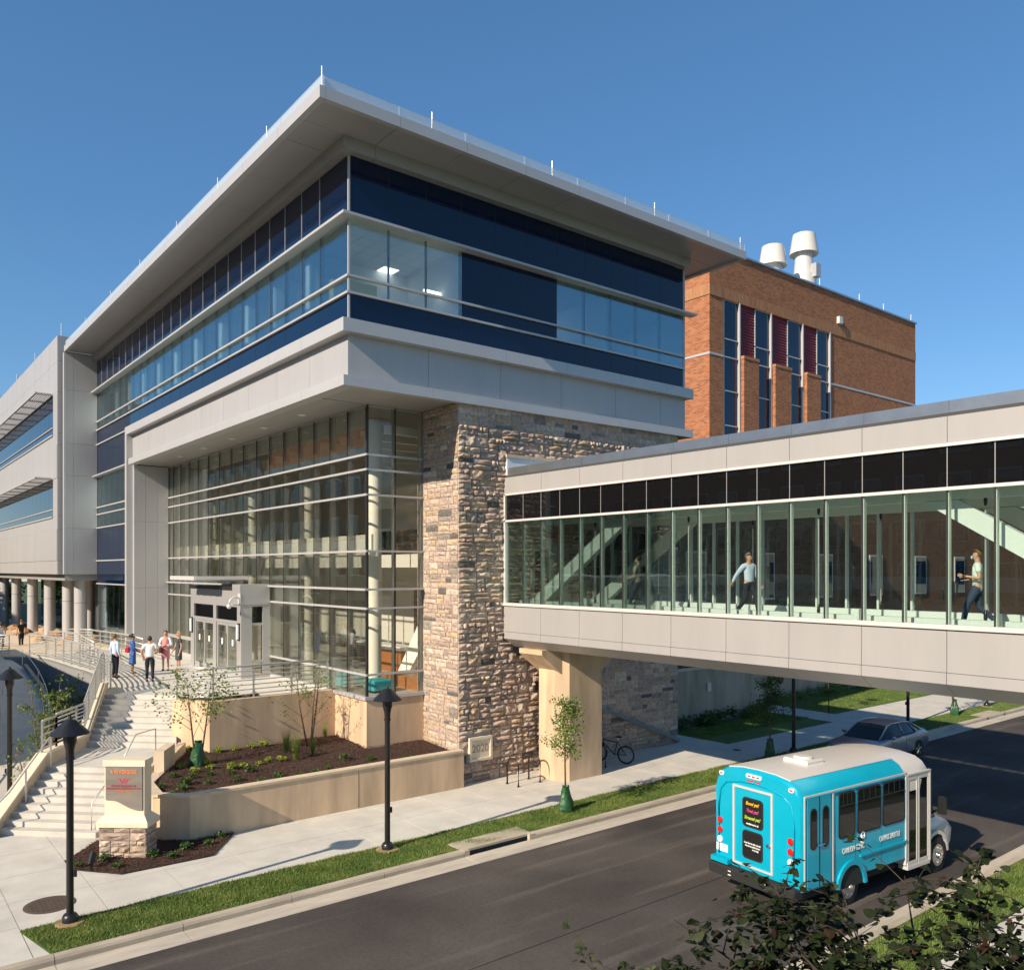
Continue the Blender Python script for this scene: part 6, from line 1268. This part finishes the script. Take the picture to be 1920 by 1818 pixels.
MB().tube([(-.012, y, z) for y, z in cp], .022, 6).build('rear_moulding', 'bus_cyan', BUS, smooth=True)
for x in (1.12, 1.9, 2.9): sbox('panel_seam', 'denim', x, x + .008, .66, 1.42, -.004, .003)
arch(1.72, .46, .56, 'bus_cyan'); arch(5.42, .46, .54, 'bus_white')
plate([(1.72 + .46 * math.cos(math.pi * k / 12), .42 + .46 * math.sin(math.pi * k / 12)) for k in range(13)], side, .001, .006).build('wheel_well', 'rubber', BUS); plate([(5.42 + .46 * math.cos(math.pi * k / 12), .42 + .46 * math.sin(math.pi * k / 12)) for k in range(13)], lambda u, w, d: (u, -1.04 - d, w), -.03, .006).build('wheel_well', 'rubber', BUS)
one('chassis', 'rubber', BUS, (.2, -.9, .32, 6.2, .9, .62)); MB().cbox(5.28, -1.36, 1.40, 5.40, -1.17, 1.80, .03).build('mirror', 'black_metal', BUS); MB().tube([(5.3, -.98, 1.35), (5.32, -1.2, 1.5)], .03, 6).build('mirror_arm', 'black_metal', BUS)
hm_ = MB().cbox(1.35, -.33, 2.80, 2.0, .33, 2.90, .03).build('roof_hatch', 'bus_white', BUS); MB().lathe([(.22, 0), (.22, .04), (.18, .06)], 20, (1.67, 0, 2.89)).build('vent_cap', 'bus_white', hm_)

# ------------------------------------------------------------------ parked silver car (local x towards its front)
CAR = thing('parked_car', 'silver four-door car parked at the kerb in the bridge shadow', 'car', (31.05, 16.32, 0), local=True, rz=R(180))
def csec(x, w, zb, zs, zt, wt):   # lower body section
    p = [(-w * .86, zb), (-w, zb + .16), (-w, zs - .16), (-w * .965, zs), (-wt, zt)]; return p + [(-y, z) for y, z in p[::-1]]
st_ = [(-2.40, .78, .42, .72, .80, .6), (-2.28, .86, .28, .86, 1.0, .66), (-1.7, .90, .22, .93, 1.03, .70), (-1.0, .91, .20, .94, 1.0, .72), (0, .91, .20, .92, .98, .72), (.8, .91, .20, .90, .96, .72), (1.15, .91, .22, .88, .95, .70), (1.8, .89, .24, .82, .88, .66), (2.25, .82, .30, .70, .76, .58), (2.42, .70, .38, .60, .64, .5)]
vs, fs = loft([csec(*s) for s in st_], [s[0] for s in st_]); MB().add(vs, fs).build('body', 'car_silver', CAR, smooth=R(38))
gs2 = [(-1.95, .66, 1.02, 1.02), (-1.15, .58, 1.36, 1.0), (-.7, .57, 1.42, 1.0), (.1, .57, 1.43, .98), (.45, .58, 1.38, .97), (1.25, .66, .96, .95)]
secs = [[(-.80 if i not in (0, 5) else -.70, zb_), (-wt, zt), (0, zt + (.02 if zt > 1.1 else 0)), (wt, zt), (.80 if i not in (0, 5) else .70, zb_)] for i, (x, wt, zt, zb_) in enumerate(gs2)]
vs, fs = loft(secs, [g[0] for g in gs2]); MB().add(vs, fs).build('windows', 'window_dark', CAR, smooth=R(20))
rf = [(-1.15, .585, 1.365), (-.7, .575, 1.425), (.1, .575, 1.435), (.45, .585, 1.385)]; n = 3
vs = []; fs = []
for x, w, z in rf: vs += [(x, -w, z), (x, 0, z + .025), (x, w, z)]
for i in range(3):
    for k in range(2): fs.append((i * 3 + k, i * 3 + k + 1, i * 3 + 4 + k, i * 3 + 3 + k))
MB().add(vs, fs).build('roof', 'car_silver', CAR, smooth=True)
for s in (-1, 1):
    for (a, b) in (((-1.95, .70, 1.02), (-1.15, .585, 1.37)), ((.45, .585, 1.385), (1.25, .70, .96)), ((-.38, .80, .98), (-.36, .578, 1.43)), ((-1.35, .80, 1.0), (-1.1, .585, 1.37))): MB().tube([(a[0], s * a[1], a[2]), (b[0], s * b[1], b[2])], .03, 6).build('pillar', 'car_silver', CAR, smooth=True)
    MB().tube([(-1.15, s * .6, 1.365), (-.7, s * .59, 1.42), (.1, s * .59, 1.43), (.45, s * .6, 1.38)], .022, 6).build('roof_rail', 'steel', CAR, smooth=True); MB().ball((.72, s * .98, 1.02), .10, .09, .065).build('mirror', 'car_silver', CAR, smooth=True)
    for x in (-.5, .45): one('door_handle', 'chrome', CAR, (x - .1, s * .915 - .02, .80, x + .08, s * .915 + .02, .83))
    for x in (-.42, .62): one('door_seam', 'rubber', CAR, (x, s * .908 - .005, .3, x + .01, s * .908 + .005, .93))
    MB().ball((2.24, s * .66, .62), .14, .16, .08).build('headlight', 'white_lens', CAR, smooth=True); MB().ball((-2.36, s * .64, .78), .07, .16, .10).build('tail_light', 'red_lens', CAR, smooth=True)
    for x in (-1.38, 1.42):
        w = MB().tube([(x, s * .80 - .10, .32), (x, s * .80 - .09, .32), (x, s * .80 + .09, .32), (x, s * .80 + .10, .32)], [.27, .32, .32, .27], 24).build('wheel', 'rubber', CAR, smooth=R(50)); MB().tube([(x, s * .84, .32), (x, s * .905, .32)], .21, 20).build('rim', 'black_metal', w)
        for k in range(5): a = 6.283 * k / 5 + .3; MB().tube([(x, s * .91, .32), (x + .2 * math.cos(a), s * .908, .32 + .2 * math.sin(a))], .022, 5).build('spoke', 'steel', w)
        plate([(x + .38 * math.cos(math.pi * k / 10), .32 + .38 * math.sin(math.pi * k / 10)) for k in range(11)], lambda u, w_, d: (u, s * (.913 + d), w_), -.01, .002).build('wheel_well', 'rubber', CAR)
one('number_plate', 'white_print', CAR, (2.42, -.16, .42, 2.44, .16, .52)); MB().cbox(2.3, -.5, .48, 2.45, .5, .60, .02).build('grille', 'black_metal', CAR)

# ------------------------------------------------------------------ people (local: facing +y, z up)
def skin(name, nodes, edges, mat, parent, sub=2, root=0):
    bm = bmesh.new(); sl_ = bm.verts.layers.skin.verify()
    for i, (p, r) in enumerate(nodes):
        v = bm.verts.new(p); v[sl_].radius = r if isinstance(r, tuple) else (r, r); v[sl_].use_root = (i == root)
    bm.verts.ensure_lookup_table()
    for a, b in edges: bm.edges.new((bm.verts[a], bm.verts[b]))
    me = bpy.data.meshes.new(name); bm.to_mesh(me); bm.free(); me.materials.append(MATS[mat])
    o = bpy.data.objects.new(name, me); col.objects.link(o); o.parent = parent
    md = o.modifiers.new('skin', 'SKIN'); md.use_smooth_shade = True
    s = o.modifiers.new('subdivision', 'SUBSURF'); s.levels = sub - 1; s.render_levels = sub
    return o
def person(label, loc, rz, H=1.75, top='shirt_white', sleeve=2, bottom='navy', legs=2, hair='hair_brown', long_hair=False, skinm='skin', arms=None, legp=None, shoe='shoe', dress=None, hem=.5, build=1.0, bun=False, cardigan=None, untucked=False):
    """sleeve: 0 bare, 1 short, 2 long; legs: 0 bare, 2 trousers; dress: material of a dress reaching 'hem' (height above ground)"""
    t = thing('person', label, 'person', loc, local=True, rz=rz); k = H / 1.75; t.scale = (k, k, k); b = build
    arms = arms or {}; legp = legp or {}
    J = dict(pel=(0, 0, .96), wai=(0, 0, 1.10), che=(0, .0, 1.28), nb=(0, -.01, 1.45), ne=(0, 0, 1.52), h1=(0, .015, 1.60), h2=(0, .01, 1.712))
    for s, c in ((-1, 'l'), (1, 'r')):
        J['sh' + c] = (s * .175 * b, -.01, 1.405); J['el' + c] = arms.get('el' + c, (s * .235 * b, -.04, 1.13)); J['wr' + c] = arms.get('wr' + c, (s * .24 * b, .04, .89))
        J['hi' + c] = (s * .09, 0, .92); J['kn' + c] = legp.get('kn' + c, (s * .10, .015, .51)); J['an' + c] = legp.get('an' + c, (s * .105, -.02, .09)); a = Vector(J['an' + c]); J['to' + c] = tuple(a + Vector((s * .015, .15, -.05)))
    nodes = [(J['pel'], (.118 * b, .085 * b)), (J['wai'], (.108 * b, .075 * b)), (J['che'], (.135 * b, .092 * b)), (J['nb'], (.085, .07)), (J['ne'], .052), (J['h1'], (.076, .090)), (J['h2'], (.078, .094))]
    edges = [(0, 1), (1, 2), (2, 3), (3, 4), (4, 5), (5, 6)]
    def add(p, r, par): nodes.append((tuple(p), r)); edges.append((par, len(nodes) - 1)); return len(nodes) - 1
    for s, c in ((-1, 'l'), (1, 'r')):
        i = add(J['sh' + c], .058 * b, 3); i = add(Vector(J['sh' + c]).lerp(Vector(J['el' + c]), .5), .048 * b, i); i = add(J['el' + c], .040, i); i = add(J['wr' + c], .026, i)
        w = Vector(J['wr' + c]); d = (w - Vector(J['el' + c])).normalized(); sd_ = d.cross(Vector((0, 1, .3))).normalized(); pm = add(w + d * .075, (.036, .018), i)
        for f in range(4):
            o = sd_ * ((f - 1.5) * .021); f1 = add(w + d * .115 + o, .0095, pm); add(w + d * (.155 + (.012 if f in (1, 2) else 0)) + o + Vector((0, .018, 0)), .008, f1)
        th = add(w + d * .05 + sd_ * -.045 + Vector((0, .02, 0)), .011, i); add(w + d * .095 + sd_ * -.055 + Vector((0, .035, 0)), .009, th)
        i = add(J['hi' + c], (.085 * b), 0); i = add(Vector(J['hi' + c]).lerp(Vector(J['kn' + c]), .5), .072 * b, i); i = add(J['kn' + c], .052, i); i = add(Vector(J['kn' + c]).lerp(Vector(J['an' + c]), .35), .050, i); i = add(J['an' + c], .034, i); add(J['to' + c], (.035, .022), i)
    skin('body', nodes, edges, skinm, t)
    def garment(name, mat, chain, grow): # chain: list of lists of (point, radius)
        n_, e_ = [], []; idx = {}
        for ch in chain:
            prev = None
            for p, r in ch:
                key = tuple(round(v, 4) for v in p)
                if key not in idx: idx[key] = len(n_); n_.append((tuple(p), (r[0] + grow, r[1] + grow) if isinstance(r, tuple) else r + grow))
                if prev is not None and (prev, idx[key]) not in e_: e_.append((prev, idx[key]))
                prev = idx[key]
        return skin(name, n_, e_, mat, t)
    V_ = lambda n: Vector(J[n])
    def topchain(lowz, sl):
        ch = [[((0, 0, lowz), (.135 * b, .105 * b)), (J['wai'], (.13 * b, .095 * b)), (J['che'], (.152 * b, .11 * b)), ((0, -.01, 1.44), (.09, .075))]]
        for c in 'lr':
            a = [((0, -.01, 1.44), (.09, .075)), (V_('sh' + c), .064 * b), (V_('sh' + c).lerp(V_('el' + c), .55), .055 * b)]
            if sl >= 2: a += [(V_('el' + c), .047), (V_('el' + c).lerp(V_('wr' + c), .9), .036)]
            if sl >= 1: ch.append(a)
        return ch
    if dress is None: garment('shirt', top, topchain(.88 if not untucked else .82, sleeve), .008)
    else: garment('dress_top', dress, topchain(1.0, sleeve), .008)
    if cardigan: garment('cardigan', cardigan, [c_ for c_ in topchain(.98, 2)], .016) if False else garment('cardigan', cardigan, [[((0, -.05, 1.02), (.14, .075)), ((0, -.045, 1.25), (.155, .08)), ((0, -.03, 1.44), (.09, .06))]] + [[((0, -.03, 1.44), (.09, .06)), (V_('sh' + c), .066), (V_('el' + c), .052), (V_('el' + c).lerp(V_('wr' + c), .8), .04)] for c in 'lr'], .008)
    if dress is None or legs == 2:
        ch = []
        for c in 'lr': ch.append([((0, 0, 1.06), (.138 * b, .105 * b)), ((0, 0, .985), (.145 * b, .11 * b)), (V_('hi' + c), .096 * b), (V_('hi' + c).lerp(V_('kn' + c), .5), .083 * b), (V_('kn' + c), .065), (V_('kn' + c).lerp(V_('an' + c), .5), .058), (V_('an' + c) + Vector((0, 0, .0)), .048)])
        garment('trousers', bottom, ch, .006)
    else:
        vs = []; fs = []; pr = [(.135, 1.06), (.165, .95), (.175, .82), (.172, (.82 + hem) / 2), (.165 if hem > .45 else .19, hem)]; n = 18
        for r, z in pr:
            for q in range(n): a = 6.283 * q / n; f = 1 + (.05 * math.cos(7 * a) if z < .7 else 0); vs.append((r * f * math.cos(a), r * .78 * f * math.sin(a), z))
        for i in range(len(pr) - 1):
            for q in range(n): fs.append((i * n + q, i * n + (q + 1) % n, (i + 1) * n + (q + 1) % n, (i + 1) * n + q))
        o = MB().add(vs, fs).build('skirt', dress, smooth=True); o.parent = t
    for c in 'lr':
        a = V_('an' + c); o = MB().ball((0, .055, -.045), .045, .125, .045).xf(Matrix.Translation(a)).build('shoe', shoe, smooth=True); o.parent = t
    hm = MB(); vs = []; n, m_ = 16, 10; fs = []
    for i in range(m_ + 1):
        for q in range(n):
            ph = math.pi * i / m_; a = 2 * math.pi * q / n; x, y, z = math.sin(ph) * math.cos(a), math.sin(ph) * math.sin(a), math.cos(ph); front = y > .25; zz = z
            lim = .50 if front else (-.72 if not long_hair else -2)
            rr = 1.0
            if zz < lim: rr = .86 * math.sqrt(1 - lim * lim) / max(.05, math.sin(ph)) * (1 + z) / (1 + lim); zz = lim + (z - lim) * .05
            drop = (.10 if (long_hair and not front and z < .1) else 0) * (.1 - z) * 1.3
            vs.append((.084 * x * rr, -.010 + .103 * y * rr, 1.672 + .112 * zz - drop))
    for i in range(m_):
        for q in range(n): fs.append((i * n + q, i * n + (q + 1) % n, (i + 1) * n + (q + 1) % n, (i + 1) * n + q))
    if bun: hm.ball((0, -.12, 1.68), .055)
    hm.add(vs, fs); o = hm.build('hair', hair, smooth=True, fix=False); o.parent = t
    fm = MB(); fm.ball((-.03, .092, 1.645), .012, .006, .007, 8, 5).ball((.03, .092, 1.645), .012, .006, .007, 8, 5); o = fm.build('eyes', 'hair_dark', smooth=True); o.parent = t
    o = MB().ball((0, .103, 1.615), .012, .018, .02, 8, 6).build('nose', skinm, smooth=True); o.parent = t; o = MB().ball((0, .095, 1.575), .024, .006, .006, 8, 4).build('mouth', 'maroon_leather', smooth=True); o.parent = t
    for s in (-1, 1): o = MB().ball((s * .076, .0, 1.63), .010, .018, .028, 8, 6).build('ear', skinm, smooth=True); o.parent = t
    return t
FA = {'ell': (-.25, .02, 1.13), 'wrl': (-.06, .24, 1.10), 'elr': (.25, .02, 1.13), 'wrr': (.08, .25, 1.12)}
P1 = person('man in pale blue shirt and dark trousers at the left of the plaza group', (8.56, 36.55, P), R(-72), 1.76, 'shirt_blue', 2, 'navy', hair='hair_brown', build=1.12)
P2 = person('woman in blue floral dress with a red bag on the plaza', (9.49, 37.6, P), R(-95), 1.66, hair='hair_dark', bun=True, skinm='skin_tan', dress='dress_blue', sleeve=2, legs=0, hem=.42, shoe='sandal', arms={'wrr': (.12, .22, .98), 'elr': (.24, .03, 1.12)})
P3 = person('man in white polo shirt seen from behind on the plaza', (9.34, 34.5, P), R(-20), 1.76, 'shirt_white', 1, 'navy', hair='hair_dark', build=1.15, arms={'ell': (-.30, -.02, 1.14), 'wrl': (-.24, .08, .96), 'elr': (.29, .0, 1.14), 'wrr': (.20, .20, 1.08)})
P4 = person('woman in pink dress and white cardigan facing the camera on the plaza', (10.86, 37.7, P), R(150), 1.74, hair='hair_brown', long_hair=True, dress='dress_pink', sleeve=0, legs=0, hem=.56, cardigan='shirt_white', arms=FA)
P5 = person('blond woman in dark grey dress beside the entrance path', (11.12, 36.75, P), R(92), 1.74, hair='hair_blond', long_hair=True, dress='dress_grey', sleeve=1, legs=0, hem=.54, shoe='sandal', arms={'elr': (.22, .05, 1.12), 'wrr': (.15, .20, .92)})
WK = {'knl': (-.09, .20, .53), 'anl': (-.09, .28, .11), 'knr': (.10, -.03, .50), 'anr': (.10, -.36, .20)}
person('man in pale blue shirt walking along the skybridge', (19.45, 13.9, 5.94), R(165), 1.76, 'shirt_blue', 2, 'navy', hair='hair_grey', legp=WK, build=1.06, arms={'elr': (.27, -.20, 1.16), 'wrr': (.30, -.34, .94), 'ell': (-.24, .05, 1.12), 'wrl': (-.22, .20, .92)})
person('man in white short-sleeved shirt walking in the skybridge carrying a dark bag', (19.2, 7.86, 5.94), R(20), 1.74, 'shirt_mint', 1, 'denim', hair='hair_brown', skinm='skin', legp=WK, untucked=True, arms={'ell': (-.27, -.06, 1.13), 'wrl': (-.22, .20, 1.18), 'elr': (.28, -.05, 1.13), 'wrr': (.28, .16, 1.10)})
person('man in plaid shirt with a backpack walking in the skybridge', (18.95, 17.55, 5.94), R(10), 1.74, 'plaid', 1, 'denim', hair='hair_dark', skinm='skin', legp=WK, shoe='sandal', arms={'ell': (-.26, .0, 1.12), 'wrl': (-.22, .24, 1.05), 'elr': (.27, -.16, 1.14), 'wrr': (.28, -.26, .92)})
person('woman in pale top walking away on the far left walkway', (7.55, 60.2, pz(7.5, 60.2)), R(15), 1.66, 'top_pale', 0, 'denim', hair='hair_dark', long_hair=True, legp={'knl': (-.09, .1, .53), 'anl': (-.09, .12, .1)})
person('man in black t-shirt walking away on the far left walkway', (8.75, 61.0, pz(8.7, 61)), R(15), 1.76, 'shirt_black', 1, 'navy', hair='hair_brown', build=1.12, legp={'knr': (.1, .1, .53), 'anr': (.1, .12, .1)})
person('visitor in white shirt sitting height behind the lobby desk glass', (17.6, 33.3, P), R(-90), 1.72, 'shirt_white', 1, 'navy', hair='hair_brown')
# things carried
def handbag(label, loc, mat, w=.26, h=.24, rz=0, strap=None):
    t = thing('handbag', label, 'bag', loc, local=True, rz=rz); MB().cbox(-w / 2, -.06, 0, w / 2, .06, h, .03).build('bag_body', mat, t); MB().tube([(-w * .35, 0, h - .01), (-w * .25, 0, h + .16), (0, 0, h + .22), (w * .25, 0, h + .16), (w * .35, 0, h - .01)], .01, 6).build('strap', mat, t)
    return t
handbag('red handbag behind the woman in the floral dress', (9.33, 37.78, P + .88), 'red_leather', .22, .22, R(-60)); handbag('dark maroon handbag held by the woman in pink', (10.62, 37.55, P + .80), 'maroon_leather', .26, .24, R(60))
def backpack(label, loc, rz, tilt=0):
    t = thing('backpack', label, 'backpack', loc, local=True, rz=rz); MB().cbox(-.16, -.10, 0, .16, .10, .46, .05).build('pack_body', 'shirt_black', t); MB().cbox(-.12, -.17, .04, .12, -.10, .26, .03).build('pocket', 'shirt_black', t)
    for s in (-1, 1): MB().tube([(s * .1, .10, .44), (s * .1, .16, .40), (s * .1, .14, .12), (s * .1, .09, .05)], .02, 6).build('strap', 'shirt_black', t)
backpack('black backpack worn by the man in the plaid shirt', (18.98, 17.33, 6.93), R(10)); backpack('dark backpack carried in front by the man in the white short-sleeved shirt', (19.05, 8.38, 6.55), R(200))
for i, (x, y) in enumerate(((19.2 - .034, 7.86 + .095), (18.95 - .017, 17.55 + .1))):
    o = MB().ball((0, 0, 0), .045, .022, .038).build('face_mask', 'mask_blue', smooth=True); o.location = (x, y, 5.94 + 1.575); tag(o, ['pale blue face mask on the man with the dark bag in the skybridge', 'pale blue face mask on the backpack man in the skybridge'][i], 'face mask')
